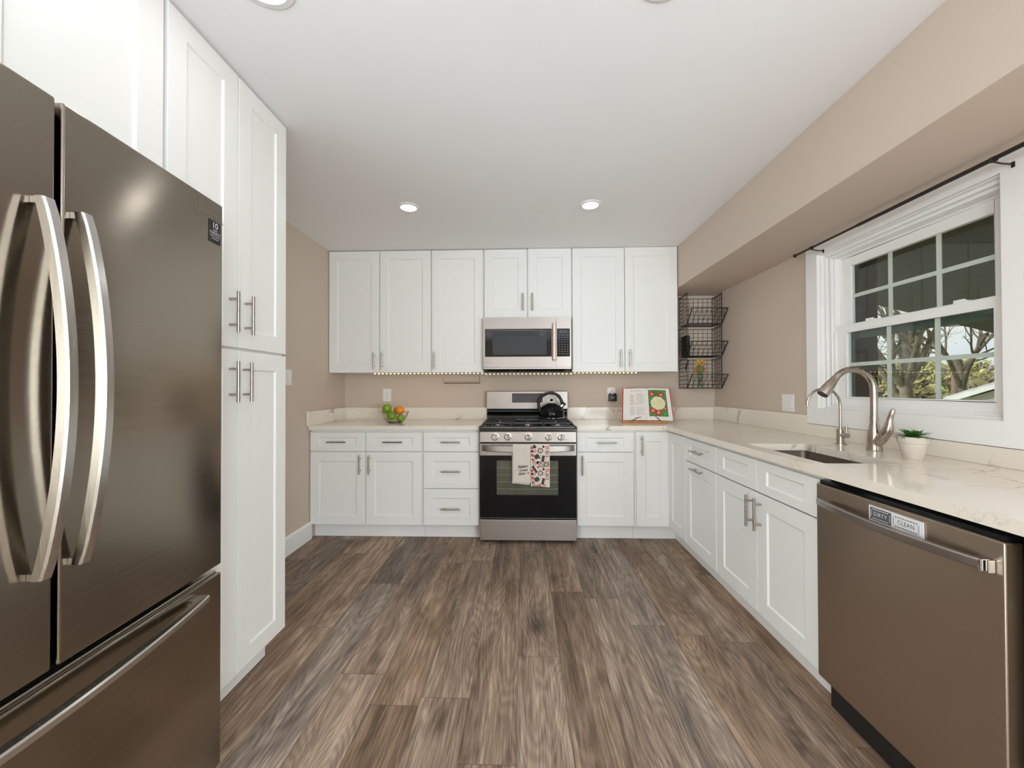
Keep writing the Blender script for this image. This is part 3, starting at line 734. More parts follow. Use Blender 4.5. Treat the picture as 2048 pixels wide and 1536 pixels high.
# ---------------------------------------------------------------- towels on the oven handle
def towel(name, label, x0, x1, zt, zb, zback, mat, yf=-.0585, backshift=0, wav=.0012):
    t = thing(name, label, 'towel', (-.345, 3.06, 0), 0, 'tea towels on the oven handle')
    def path():
        P = [(-.0345 + .000, zback)]
        for i in range(6): P.append((-.0345, zback + (zt - .012 - zback) * (i + 1) / 6))
        for i in range(1, 8):
            a = PI * i / 8; P.append((yf / 2 - .01725 + math.cos(a) * (abs(yf) - .0345) / 2, zt - .010 + math.sin(a) * .010))
        for i in range(13): P.append((yf, zt - .012 + (zb - zt + .012) * i / 12))
        return P
    P = path(); mb = MB(); nx = 10; top = 7
    def pt(i, j, off):
        y, z = P[j]; f = i / nx; sh = backshift * (1 if j < top else 0)
        yy = y + wav * math.sin(f * 7 + z * 25) * (1 if j > top + 7 else .3)
        zz_ = z
        if j == len(P) - 1: zz_ += -.005 * f + .003 * math.sin(f * 5)
        if j == 0: zz_ += -.012 * f
        return (x0 + (x1 - x0) * f + sh, yy + off, zz_)
    n = len(P)
    for s_, off in ((0, 0), (1, .0022)):
        for j in range(n - 1):
            for i in range(nx):
                o = off if j > top + 3 else (-off)
                o2 = off if j + 1 > top + 3 else (-off)
                q = [pt(i, j, o), pt(i + 1, j, o), pt(i + 1, j + 1, o2), pt(i, j + 1, o2)]
                mb.quad(q)
    return t, mb
TX = .345
t, mb = towel('tea_towel', 'plain off-white tea towel with the words Bakers Gonna Bake', -.083 + TX, .051 + TX, .7805, .492, .478, towel_white, backshift=-.008)
cl = mb.build('cloth', towel_white, t, smooth=60)
q = MB(); fn = lambda cx, cz: (lambda x, y, d: (cx + x, -.0605, cz + y + x * .10))
text_mb("Bakers", .030, q, fn(.345 - .010, .610), shear=.25, spacing=.9); text_mb('Gonna', .026, q, fn(.345 - .006, .583), shear=.25, spacing=.9)
text_mb('Bake', .030, q, fn(.345 - .016, .556), shear=.25, spacing=.9)
text_mb("Bakers", .030, q, fn(.345 - .0088, .6106), shear=.25, spacing=.9); text_mb('Gonna', .026, q, fn(.345 - .0048, .5836), shear=.25, spacing=.9); text_mb('Bake', .030, q, fn(.345 - .0148, .5566), shear=.25, spacing=.9)
q.tube([(.275, -.0603, .577), (.290, -.0603, .583), (.305, -.0603, .587)], .0008, 5)
q.build('embroidery', ink_dark, cl)
q = MB(); hxp, hz = .378, .562
q.prism([(hxp, hz - .008), (hxp + .008, hz + .001), (hxp + .005, hz + .006), (hxp, hz + .003), (hxp - .005, hz + .006), (hxp - .008, hz + .001)], 1, -.0605, -.0601); q.build('heart', ink_red, cl)
t, mb = towel('tea_towel', 'cream tea towel printed with red and black kitchen motifs', .0535 + TX, .196 + TX, .7812, .462, .60, towel_pat, yf=-.0595)
cl = mb.build('cloth', towel_pat, t, smooth=60)
q = MB(); ox, oz = .345 + .0535, .462; YP = -.0612
def disc(cx, cz, r, m, rx=1, rz=1, ang=0, n=18, y=YP):
    c_, s_ = math.cos(ang), math.sin(ang); r *= 1.14
    q.quad([(ox + cx + (c_ * r * rx * math.cos(2 * PI * i / n) - s_ * r * rz * math.sin(2 * PI * i / n)), y, oz + cz + (s_ * r * rx * math.cos(2 * PI * i / n) + c_ * r * rz * math.sin(2 * PI * i / n))) for i in range(n)], m)
def annulus(cx, cz, r0, r1, m, n=24, wob=0, y=YP):
    for i in range(n):
        if wob and i % 2: continue
        a0, a1 = 2 * PI * i / n, 2 * PI * (i + 1) / n
        q.quad([(ox + cx + r * math.cos(a), y, oz + cz + r * math.sin(a)) for r, a in ((r0, a0), (r1, a0), (r1, a1), (r0, a1))], m)
def rr(cx, cz, w_, h_, ang, m, y=YP):
    c_, s_ = math.cos(ang), math.sin(ang); P = []; w_ *= 1.12; h_ *= 1.12
    for sx, sz in ((1, 1), (-1, 1), (-1, -1), (1, -1)):
        for k in range(4):
            a = {(1, 1): 0, (-1, 1): 1, (-1, -1): 2, (1, -1): 3}[(sx, sz)] * PI / 2 + k * PI / 6; r = min(w_, h_) * .25
            x = sx * (w_ / 2 - r) + r * math.cos(a); z = sz * (h_ / 2 - r) + r * math.sin(a); P.append((ox + cx + c_ * x - s_ * z, y, oz + cz + s_ * x + c_ * z))
    q.quad(P, m)
for bz in (0, .172):
    annulus(.072, bz + .098, .013, .018, 0); annulus(.072, bz + .098, .018, .0215, 0, 28, 1); disc(.072, bz + .098, .006, 2, n=10, rx=.6)
    rr(.045, bz + .052, .034, .030, .5, 0); rr(.092, bz + .036, .018, .045, -.25, 0)
    if bz + .15 < .30: annulus(.118, bz + .165, .010, .015, 0); annulus(.118, bz + .165, .015, .0195, 0, 24, 1); disc(.078, bz + .162, .021, 0, 1.25, .5, -.6); disc(.078, bz + .162, .016, 3, 1.25, .35, -.6, y=YP - .0003)
    rr(.028, bz + .128, .016, .055 if bz == 0 else .024, .6, 0); annulus(.022, bz + .014, .007, .011, 0); annulus(.026, bz + .168 if bz == 0 else .30, .009, .012, 0)
    for (x, z, r, m) in ((.008, .118, .010, 1), (.008, .092, .009, 0), (.028, .092, .009, 1), (.012, .062, .010, 1), (.050, .010, .008, 2), (.068, .008, .007, 1), (.124, .120, .011, 1), (.122, .085, .011, 0), (.122, .085, .006, 3), (.122, .060, .010, 1), (.124, .030, .008, 3), (.050, .178, .009, 1), (.056, .145, .008, 1), (.095, .128, .008, 0), (.014, .030, .009, 1), (.104, .008, .009, 2)):
        if z + bz < .31: disc(x, bz + z, r, m, y=YP + .0002 if m != 3 else YP - .0003); 
    for (x, z, r) in ((.124, .120, .006), (.028, .092, .005), (.122, .0625, .006)):
        disc(x, bz + z, r, 3, y=YP - .0003)
rp = random.Random(5)
for k in range(46):
    x, z = rp.uniform(.006, .136), rp.uniform(.008, .300)
    if rp.random() < .5: disc(x, z, rp.uniform(.0025, .0048), rp.choice((0, 1, 2, 2)), rp.uniform(.5, 1), 1, rp.uniform(0, 3), 10, y=YP + .0004)
    else: annulus(x, z, .0032, .0048, rp.choice((0, 1, 2, 2)), 12, y=YP + .0004)
q.build('print', [ink_dark, ink_red, ink_pink, towel_pat], cl)

# ---------------------------------------------------------------- microwave
mw = thing('microwave', 'stainless over-the-range microwave with black window and vertical handle', 'microwave', (-.3475, 3.36, 1.352))
W = .7555; H_ = .4615
MB().box(.001, W - .001, .0135, .382, .030, H_).build('case', steel, mw)
d_ = MB(); z0, z1 = .123, .362
d_.box(.001, .6265, 0, .013, .034, z0); d_.box(.001, .6265, 0, .013, z1, H_); d_.box(.001, .017, 0, .013, z0, z1); d_.box(.588, .6265, 0, .013, z0, z1)
md = d_.build('door', steel, mw)
g_ = MB().box(.0172, .5878, -.0006, .012, z0 + .0003, z1 - .0003).build('door_glass', black_gloss, md)
MB().box(.082, .545, -.0012, -.0008, .140, .300).build('door_mesh', pm('mesh_screen', (.035, .035, .038), .35, bump=.6, bscale=900), g_)
mb = MB(); mb.tube([(.03, -.003, .351), (.2, -.003, .346), (.4, -.003, .345), (.585, -.003, .339)], .0025, 6); mb.build('glass_trim', steel_handle, g_)
MB().box(.594, .622, -.038, -.030, .090, .405).build('handle', brushed('bronze_steel', (.42, .33, .28), .22, 100, 100, 4), md, bevel=.004)
for z in (.10, .37): MB().box(.600, .616, -.0299, -.0005, z, z + .025).build('handle_post', chrome, md)
p_ = MB().box(.6285, W - .001, 0, .013, .034, H_).build('control_panel', steel, mw)
kp = MB().box(.632, .742, -.0012, -.0002, z0, z1).build('keypad', black_gloss, p_)
mb = MB(); mb.box(.652, .722, -.0018, -.0013, .325, .345, 1)
for r_ in range(9):
    for c_ in range(4):
        x = .648 + c_ * .023; z = .305 - r_ * .020; mb.box(x, x + .010, -.0018, -.0013, z, z + .0032)
mb.build('key_print', [digit_m, display_m], kp)
mb = MB(); mb.box(.002, W - .002, -.002, .38, .016, .0335); mb.build('bottom_trim', steel, mw, bevel=.002)
mb = MB(); mb.prism([(.004, 0.015), (.37, 0.015), (.37, -.004), (.06, -.004)], 0, .012, W - .012)
for x0 in (.03, .28, .5): mb.prism([(.0, .0145), (.05, .0145), (.05, -.006), (.02, -.006)], 0, x0, x0 + .20)
mb.build('vent_grille', black_enamel, mw)

# ---------------------------------------------------------------- LED strip under the wall cabinets
led = thing('led_strip', 'warm glowing LED strip running under the wall cabinets and microwave', 'lights', (-1.335, 3.475, 1.3445))
mb = MB(); mb.box(0, .982, -.005, .005, -.004, -.0005); mb.box(.982, 1.765, -.005, .005, -.010, -.0075); mb.box(1.765, 2.322, -.005, .005, -.004, -.0005); mb.build('tape', led_tape, led)
mb = MB(); n = 66
for i in range(n):
    x = .008 + i * 2.31 / (n - 1); dz = -.0062 if .98 < x < 1.767 else 0
    mb.box(x - .0045, x + .0045, -.0065, .004, -.0085 + dz, -.0042 + dz)
tag(mb.build('led_beads', led_bead, led), kind='stuff')
ph = thing('paper_towel_holder', 'thin bronze paper towel bar hanging under the left wall cabinets', 'holder', (-.395, 3.53, 1.3455))
mb = MB(); mb.tube([(0, 0, -.0008), (0, 0, -.098)], .004, 8); mb.tube([(0, 0, -.0945), (-.318, 0, -.0945)], .004, 8); mb.tube([(-.005, .0, -.083), (-.318, 0, -.083)], .002, 8); mb.tube([(-.318, 0, -.096), (-.326, 0, -.088), (-.326, 0, -.045)], .003, 8); mb.box(-.03, .006, -.01, .01, -.003, -.0006)
mb.build('bar', bowl_wire, ph, smooth=40)

# ---------------------------------------------------------------- kettle
KS = 1.09
kt = thing('kettle', 'black whistling kettle with loop handle on the rear right burner', 'kettle', (.247, 3.50, .9392))
kt.scale = (KS, KS, 1.05)
MB().lathe([(.101, 0), (.105, .004), (.105, .010), (.101, .013)], seg=40).build('base_ring', chrome, kt, smooth=40)
prof = [(.1005, .0132), (.1035, .03), (.102, .05), (.096, .070), (.085, .090), (.068, .107), (.048, .118), (.045, .119)]
MB().lathe(prof, seg=40).build('body', black_gloss, kt, smooth=60)
ld = MB().lathe([(.046, .1192), (.046, .122), (.038, .126), (.018, .130), (.0001, .131)], seg=32).build('lid', black_gloss, kt, smooth=50)
mb = MB(); mb.lathe([(.0055, .1305), (.0045, .143)], seg=16); kb = mb.build('knob_stem', chrome, ld, smooth=40)
MB().sphere((0, 0, .152), .0125).build('knob', black_gloss, ld, smooth=60)
mb = MB(); mb.tube([(.062, 0, .088), (.082, 0, .105), (.100, 0, .120)], [.020, .016, .0135], 16); mb.build('spout', chrome, kt, smooth=40)
mb = MB(); mb.tube([(.094, 0, .112), (.101, 0, .121), (.108, 0, .128)], .0155, 16); mb.build('spout_cap', black_plastic, kt, smooth=40)
pts = []
for i in range(21):
    a = math.radians(205 - i * 11.3); pts.append((-.006 + .100 * math.cos(a) * (1 if math.cos(a) < 0 else .9), 0, .118 + .095 * math.sin(a)))
pts = [p for p in pts if p[2] > .06]; pts.append((.100, 0, .128))
mb = MB(); rr_ = [.0125 + .0022 * math.sin(i * 1.9) * (1 if 4 < i < 15 else .2) for i in range(len(pts))]; mb.tube(pts, rr_, 14); mb.build('handle', black_plastic, kt, smooth=60)

# ---------------------------------------------------------------- fruit bowl
BX, BY = -1.115, 3.385
fb = thing('fruit_bowl', 'bronze wire fruit bowl with flared rim on the left worktop', 'bowl', (BX, BY, CT))
def bp_(t):  # bowl profile r,z
    r = .052 + .048 * math.sin(min(1, t * 1.25) * PI / 2) + max(0, t - .75) * .055; return r, .006 + .088 * t ** 1.35
rim = [(bp_(1)[0] * math.cos(a) * (1 + .025 * math.cos(8 * a)), bp_(1)[0] * math.sin(a) * (1 + .025 * math.cos(8 * a)), bp_(1)[1]) for a in [2 * PI * i / 64 for i in range(64)]]
mb = MB(); mb.tube(rim, .0016, 6, closed=True); mb.build('rim', bowl_wire, fb, smooth=60)
mb = MB(); n = 28
for i in range(n):
    a = 2 * PI * i / n; mb.tube([(bp_(t)[0] * math.cos(a), bp_(t)[0] * math.sin(a), bp_(t)[1]) for t in [k / 8 for k in range(9)]], .0010, 5)
for t in (0, .12): r, z = bp_(t); mb.tube([(r * math.cos(2 * PI * i / 32), r * math.sin(2 * PI * i / 32), z - .003) for i in range(32)], .0018, 6, closed=True)
mb.build('wires', bowl_wire, fb, smooth=60)
mb = MB(); mb.lathe([(.0001, .0012), (.052, .0012), (.054, .003), (.052, .0045), (.0001, .0045)], seg=28); mb.build('base_plate', bowl_wire, fb, smooth=40)
def fruit(name, label, cat, loc, r, m, grp, rot=(0, 0, 0), stem=True):
    t = thing(name, label, cat, loc, 0, grp); t.rotation_euler = rot
    prof = []
    for i in range(15):
        a = -PI / 2 + PI * i / 14; rr__ = r * math.cos(a); z = r * .93 * math.sin(a)
        if stem: z -= .10 * r * math.exp(-(rr__ / (r * .3)) ** 2) * (1 if a > 0 else -.6)
        prof.append((max(rr__, 1e-6), z))
    MB().lathe(prof, seg=24).build('skin', m, t, smooth=70)
    MB().tube([(0, 0, r * .78), (.001, 0, r * 1.0)], .0016 if stem else .003, 8).build('stem', stem_m, t)
ga = 'green apples in the wire bowl'
fruit('green_apple', 'green apple at the upper left of the wire bowl, resting on its rim', 'apple', (-1.188, 3.385, 1.031), .0415, lime_m, ga, (.3, -.6, 0))
fruit('green_apple', 'green apple at the front centre of the wire bowl', 'apple', (-1.137, 3.352, .975), .041, lime_m, ga, (.5, .2, 0))
fruit('green_apple', 'green apple low at the right of the wire bowl, under the oranges', 'apple', (-1.062, 3.368, .950), .036, lime_m, ga, (-.4, .4, 0))
fruit('orange', 'bright orange at the front right on top of the wire bowl', 'orange', (-1.068, 3.375, 1.018), .0365, orange_m, 'oranges in the wire bowl', (.2, .1, 0), False)
fruit('orange', 'orange half hidden behind the front orange in the wire bowl', 'orange', (-1.113, 3.445, 1.014), .036, orange_m, 'oranges in the wire bowl', (0, .5, 0), False)

# ---------------------------------------------------------------- cookbook on its stand
bs = thing('book_stand', 'wooden cookbook stand with two black wire page arms on the right worktop', 'stand', (1.055, 3.395, CT + .0003), -.16)
mb = MB(); mb.prism([(-.055, 0), (.03, 0), (.03, .008), (-.04, .018), (-.055, .018)], 0, -.212, .150); mb.build('ledge', wood_m, bs, bevel=.002)
TL = math.radians(20)
def tl(x, z, o=0): return (x, -.028 + z * math.sin(TL) + o * math.cos(TL), .0185 + z * math.cos(TL) - o * math.sin(TL))
mb = MB(); mb.sweep([[tl(-.15, 0, .020), tl(.15, 0, .020), tl(.15, .24, .020), tl(-.15, .24, .020)], [tl(-.15, 0, .030), tl(.15, 0, .030), tl(.15, .24, .030), tl(-.15, .24, .030)]]); mb.build('back_rest', wood_m, bs, bevel=.002)
mb = MB(); mb.tube([(-.135, -.045, .018), (-.12, -.040, .024), tl(-.07, .025, -.012), tl(-.03, .03, -.009)], .0028, 8); mb.tube([(.105, -.045, .018), (.095, -.042, .024), tl(.06, .035, -.012), tl(.04, .055, -.009)], .0028, 8); mb.build('page_arm', wire_black, bs, smooth=50)
bk = thing('cookbook', 'open cookbook with a vegetable dish photo and red cover edges', 'book', (1.055, 3.395, CT + .0003), -.16)
BH = .285; GX = .004
def bp2(x, z, o): # page surface bulges on both sides of the gutter
    d_ = abs(x - GX); b = -.004 - .009 * math.exp(-((d_ - .05) / .045) ** 2) + .006 * math.exp(-(d_ / .010) ** 2); return tl(x * (1.0 - .07 * (z / BH - .5)), z, b + o)
mb = MB(); mb.sweep([[tl(-.209, .004, .006), tl(.208, .004, .006), tl(.199, BH + .007, .006), tl(-.197, BH + .007, .006)], [tl(-.209, .004, .012), tl(.208, .004, .012), tl(.199, BH + .007, .012), tl(-.197, BH + .007, .012)]]); cv = mb.build('cover', cover_red, bk)
mb = MB(); xs_ = [-.196 + i * .391 / 40 for i in range(41)]; nz_ = 8
for i in range(40):
    for j in range(nz_):
        a, b = xs_[i], xs_[i + 1]; z0, z1 = .001 + BH * j / nz_, .001 + BH * (j + 1) / nz_
        mb.quad([bp2(a, z0, 0), bp2(b, z0, 0), bp2(b, z1, 0), bp2(a, z1, 0)])
for z in (.001, .001 + BH):
    for i in range(40): a, b = xs_[i], xs_[i + 1]; mb.quad([bp2(a, z, 0), bp2(b, z, 0), tl(b * (1 - .07 * (z / BH - .5)), z, .0055), tl(a * (1 - .07 * (z / BH - .5)), z, .0055)])
for x in (xs_[0], xs_[-1]):
    for j in range(nz_): z0, z1 = .001 + BH * j / nz_, .001 + BH * (j + 1) / nz_; mb.quad([bp2(x, z0, 0), bp2(x, z1, 0), tl(x * (1 - .07 * (z1 / BH - .5)), z1, .0055), tl(x * (1 - .07 * (z0 / BH - .5)), z0, .0055)])
pg = mb.build('pages', page_m, bk, smooth=50)
mb = MB()
def patch(x0, x1, z0, z1, m=0, o=-.0006, n=6):
    for i in range(n):
        a = x0 + (x1 - x0) * i / n; b = x0 + (x1 - x0) * (i + 1) / n
        for j in range(2): c0 = z0 + (z1 - z0) * j / 2; c1 = z0 + (z1 - z0) * (j + 1) / 2; mb.quad([bp2(a, c0, o), bp2(b, c0, o), bp2(b, c1, o), bp2(a, c1, o)], m)
for k in range(11):
    z = .225 - k * .0085; patch(-.14, -.14 + random.uniform(.03, .045), z, z + .003, 0, n=2); patch(-.09, -.09 + random.uniform(.055, .075), z + .012, z + .0145, 0, n=3)
for k in range(9):
    z = .115 - k * .0085; patch(-.14, -.14 + random.uniform(.03, .045), z, z + .003, 0, n=2); patch(-.09, -.09 + random.uniform(.055, .075), z, z + .0025, 0, n=3)
patch(-.115, -.04, .262, .266, 0); patch(-.125, -.04, .140, .1435, 0)
patch(-.13, -.123, .260, .268, 1, n=1); patch(-.14, -.133, .139, .146, 1, n=1)
patch(-.10, -.085, .018, .024, 1, n=1); patch(.075, .085, .018, .024, 1, n=1)
mb.build('page_print', [text_grey, ink_red], pg)
mb = MB(); patch(.014, .165, .035, .272, 0, n=14)
def pdisc(cx, cz, r, m, o, n=20, wob=0):
    c0 = bp2(cx, cz, o)
    for i in range(n):
        a0, a1 = 2 * PI * i / n, 2 * PI * (i + 1) / n; r0 = r * (1 + wob * math.sin(7 * a0)); r1 = r * (1 + wob * math.sin(7 * a1))
        mb.quad([c0, bp2(cx + r0 * math.cos(a0), cz + r0 * math.sin(a0), o), bp2(cx + r1 * math.cos(a1), cz + r1 * math.sin(a1), o)], m)
for (x, z, r) in ((.040, .233, .024), (.118, .228, .026), (.040, .085, .024), (.085, .068, .028), (.142, .105, .018), (.152, .178, .012)):
    pdisc(x, z, r, 1, -.0022, wob=.05); pdisc(x + .003, z, r * .5, 2, -.0030, wob=.2)
pdisc(.089, .150, .060, 3, -.0062, 30, .03)
mb.build('page_picture', [pic_green, pic_red, pic_pink, pic_cream], pg)

# ---------------------------------------------------------------- outlets and switches
def plate(name, label, cat, loc, rz, w_, h_, items):
    t = thing(name, label, cat, loc, rz); MB().box(-w_ / 2, w_ / 2, -.006, -.0005, -h_ / 2, h_ / 2).build('cover_plate', plastic_white, t, bevel=.0025)
    for kind, x in items:
        if kind == 'o':
            for z in (-.0195, .0195):
                a = MB().box(x - .0165, x + .0165, -.0078, -.0062, z - .0135, z + .0135).build('socket', plastic_white, t, bevel=.004)
                mb = MB(); mb.box(x - .0075, x - .0055, -.0084, -.0079, z - .002, z + .007); mb.box(x + .0055, x + .0075, -.0084, -.0079, z - .001, z + .007); mb.lathe([(.0001, -.0084), (.0025, -.0084), (.0025, -.0079)], (x, 0, z - .008), 10, axis='Y'); mb.build('socket_slot', slot_dark, a)
        if kind == 'b': MB().box(x - .0165, x + .0165, -.0078, -.0062, -.033, .033).build('socket', plastic_white, t, bevel=.002)
        if kind == 's':
            mb = MB(); mb.prism([(-.0062, -.033), (-.0062, .033), (-.0078, .033), (-.0125, -.033)], 0, x - .0165, x + .0165); mb.build('rocker', plastic_white, t, bevel=.001)
    return t
plate('outlet', 'white double outlet on the back wall above the fruit bowl', 'outlet', (-1.312, YB, 1.143), 0, .080, .122, [('o', 0)])
plate('outlet', 'white outlet with black charger plugged in, between range and cookbook', 'outlet', (.827, YB, 1.150), 0, .076, .122, [('o', 0)])
plate('outlet', 'white outlet and rocker switch plate on the wall left of the window', 'outlet', (XR, 2.715, 1.103), -PI / 2, .120, .118, [('b', -.03), ('s', .028)])
plate('light_switch', 'white rocker switch on the left wall beside the pantry', 'switch', (XL, 2.825, 1.290), PI / 2, .078, .115, [('s', 0)])
chg = thing('charger', 'black plug-in charger in the outlet right of the range', 'charger', (.832, YB - .0087, 1.116))
MB().box(-.036, .036, -.038, -.0002, -.035, .031).build('housing', black_plastic, chg, bevel=.005)
mb = MB(); mb.box(-.030, -.012, -.030, -.008, .0315, .040); mb.box(.012, .030, -.030, -.008, .0315, .040); mb.build('knob', black_plastic, chg, bevel=.002)
MB().box(-.014, .012, -.0388, -.0382, -.004, .004).build('label', digit_m, chg)

# ---------------------------------------------------------------- wire baskets in the corner
def basket():
    t = thing('wire_basket', None, None, (0, 0, 0)); x0, x1 = 0, .305; D1, D2 = .175, .285; H1, HT = .120, .274; r, rw = .0034, .0017
    # D1 = depth of floor, front leans out to D2 at height H1 ; back height HT-.0
    fr_ = MB()
    fr_.tube([(x0, 0, 0), (x1, 0, 0), (x1, -D1, 0), (x0, -D1, 0)], r, 6, closed=True)
    fr_.tube([(x0, 0, .262), (x1, 0, .262)], r * .8, 6)
    for x in (x0, x1):
        fr_.tube([(x, 0, 0), (x, 0, .275)], r, 6); fr_.tube([(x, -D1, 0), (x, -D1, HT + .009)], r, 6); fr_.tube([(x, 0, .262), (x, -D1, HT)], r, 6)
        fr_.tube([(x, -D1, 0), (x, -D2, H1)], r * 1.3, 6); fr_.tube([(x, -D2, H1), (x, -D1, H1 + .004)], r * .8, 6)
    fr_.tube([(x0, -D2, H1), (x1, -D2, H1)], r, 6)
    fr_.build('frame', wire_black, t, smooth=50)
    m_ = MB(); n = 7
    for i in range(1, n):
        x = x0 + (x1 - x0) * i / n; m_.tube([(x, 0, .262), (x, 0, 0), (x, -D1, 0), (x, -D2, H1)], rw, 5)
    for k in range(1, 7): z = .262 * k / 7; m_.tube([(x0, 0, z), (x1, 0, z)], rw, 5)
    for k in range(1, 5): y = -D1 * k / 5; m_.tube([(x0, y, 0), (x1, y, 0)], rw, 5)
    for k in range(1, 4): f = k / 4; m_.tube([(x0, -D1 - (D2 - D1) * f, H1 * f), (x1, -D1 - (D2 - D1) * f, H1 * f)], rw, 5)
    m_.build('mesh', wire_black, t, smooth=50)
    s_ = MB()
    for x in (x0, x1):
        for k in range(1, 5): y = -D1 * k / 5; s_.tube([(x, y, 0), (x, y, .262 + .023 * k / 5)], rw, 5)
        for k in range(1, 8): z = .28 * k / 8; s_.tube([(x, 0, z), (x, -D1, z + (.003 * k))], rw, 5)
        s_.tube([(x, -D1 - .035, .045), (x, -D1 - .035, H1)], rw, 5); s_.tube([(x, -D1, .04), (x, -D1 - .04, .04)], rw, 5); s_.tube([(x, -D1, .08), (x, -D1 - .074, .08)], rw, 5)
    s_.build('side_mesh', wire_black, t, smooth=50)
    return t
bk0 = basket(); gB = 'black wire baskets hung in the corner'
def dup(root, loc):
    r = root.copy(); C.objects.link(r); r.location = loc
    for ch in root.children:
        k = ch.copy(); C.objects.link(k); k.parent = r
    return r
bz = (1.778, 1.490, 1.202)
bk0.location = (1.466, YB - .004, bz[0]); tag(bk0, 'black wire basket in the corner, topmost of three, empty', 'basket', gB)
tag(dup(bk0, (1.464, YB - .004, bz[1])), 'black wire basket in the corner, middle of three, holding a dark binder', 'basket', gB)
tag(dup(bk0, (1.462, YB - .004, bz[2])), 'black wire basket in the corner, lowest of three, holding yellow flowers', 'basket', gB)
bd = thing('binder', 'narrow dark binder standing at the left in the middle wire basket', 'binder', (1.474, YB - .13, bz[1] + .0035))
MB().box(0, .030, -.02, .10, 0, .185).build('spine', binder_m, bd, bevel=.003)
MB().box(.0305, .033, -.019, .099, 0, .182).build('cover_edge', page_m, bd)
nb = thing('hanging_strap', 'dark leaning strap with loop behind the wall cabinet edge, at lowest basket', 'strap', (1.452, YB - .175, bz[2] + .16))
MB().tube([(0, 0, 0), (.008, 0, .03), (.020, 0, .055), (.030, 0, .085), (.022, 0, .09), (.010, 0, .06), (.004, 0, .035), (0, 0, 0)], .0035, 6).build('loop', wire_black, nb, smooth=50)
# flowers in a small glass tube
vs = thing('flower_vase', 'small glass vase of dried yellow flowers in the lowest wire basket', 'vase', (1.600, YB - .13, bz[2] + .003))
MB().lathe([(.018, 0), (.022, .004), (.022, .11), (.0215, .11), (.0205, .006), (.0001, .005)], seg=24).build('glass', vase_glass, vs, smooth=50)
mb = MB(); heads = []
for i in range(18):
    a = random.uniform(0, 2 * PI); rr__ = random.uniform(.004, .046); h = random.uniform(.17, .27) - rr__ * .6
    tx, ty = rr__ * math.cos(a), rr__ * math.sin(a); mb.tube([(tx * .15, ty * .15, .008), (tx * .3, ty * .3, .12), (tx, ty, h)], .0014, 5); heads.append((tx, ty, h))
mb.build('stems', green_m, vs)
mb = MB()
for k, (x, y, z) in enumerate(heads):
    for j in range(7):
        mb.sphere((x + random.uniform(-.008, .008), y + random.uniform(-.008, .008), z + random.uniform(-.008, .008)), random.uniform(.0045, .0095), 7, 5, 0 if z > .19 else 1)
mb.build('flower_heads', [flower_m, flower2_m], vs, smooth=60)

# ---------------------------------------------------------------- faucets
fc = thing('faucet', 'brushed nickel pull-down kitchen faucet with tall arched neck', 'faucet', (1.652, 1.907, CT + .0003))
MB().lathe([(.030, 0), (.031, .004), (.0285, .02), (.027, .05), (.0255, .075), (.020, .105), (.0165, .13), (.016, .16)], seg=32).build('body', steel_v, fc, smooth=60)
pts = [(0, 0, .155), (0, 0, .20), (0, 0, .245)]
R_ = .097
for i in range(1, 15): a = PI * i / 14 * .80; pts.append((-R_ + R_ * math.cos(a), 0, .283 + R_ * math.sin(a) * 1.03))
pts.insert(3, (0, 0, .283))
e = Vector(pts[-1]); dr_ = (Vector(pts[-1]) - Vector(pts[-2])).normalized()
mb = MB(); mb.tube(pts, .0145, 18); nk = mb.build('neck', steel_v, fc, smooth=60)
dd_ = Vector((-.62, 0, -.78)).normalized()
hp = [e - dr_ * .002, e + dr_ * .01 + dd_ * .005, e + dd_ * .035, e + dd_ * .07, e + dd_ * .098]
mb = MB(); mb.tube(hp, [.0155, .0165, .021, .024, .0245], 22); sh_ = mb.build('spray_head', steel_v, fc, smooth=50)
f_ = e + dd_ * .0985
mb = MB(); mb.tube([f_, f_ + dd_ * .003], .021, 22); mb.build('nozzle', black_plastic, sh_, smooth=50)
# lever on the near side (towards -Y)
mb = MB(); mb.tube([(0, -.012, .035), (.002, -.035, .060), (.003, -.052, .082)], [.022, .0225, .0215], 20); lv = mb.build('lever_socket', steel_v, fc, smooth=60)
mb = MB(); mb.tube([(.003, -.050, .080), (.004, -.060, .095), (.005, -.068, .115), (.006, -.071, .145), (.007, -.078, .170), (.008, -.084, .188), (.008, -.087, .198)], [.0215, .0225, .0185, .012, .0105, .0105, .006], 18); mb.build('lever', steel_v, fc, smooth=60)
ft = thing('filter_faucet', 'slim brushed nickel filtered-water tap left of the main faucet', 'faucet', (1.664, 2.121, CT + .0003))
mb = MB(); mb.lathe([(.027, 0), (.027, .003), (.0165, .005), (.0165, .078)], seg=24); mb.build('body', steel_v, ft, smooth=40)
pts = [(0, 0, .078), (0, 0, .15), (0, 0, .205)]; R_ = .085
for i in range(1, 13): a = PI * i / 12 * .93; pts.append((-R_ + R_ * math.cos(a), 0, .205 + R_ * math.sin(a)))
p_ = pts[-1]; pts.append((p_[0] - .002, 0, p_[2] - .022))
mb = MB(); mb.tube(pts, .0062, 12); mb.build('spout', steel_v, ft, smooth=60)
mb = MB(); mb.tube([(0, -.012, .048), (0, -.048, .048)], .0125, 16); sd = mb.build('valve', steel_v, ft, smooth=40)
mb = MB(); mb.tube([(0, -.040, .058), (0, -.040, .098)], .0048, 10); mb.build('lever', steel_v, sd, smooth=40)

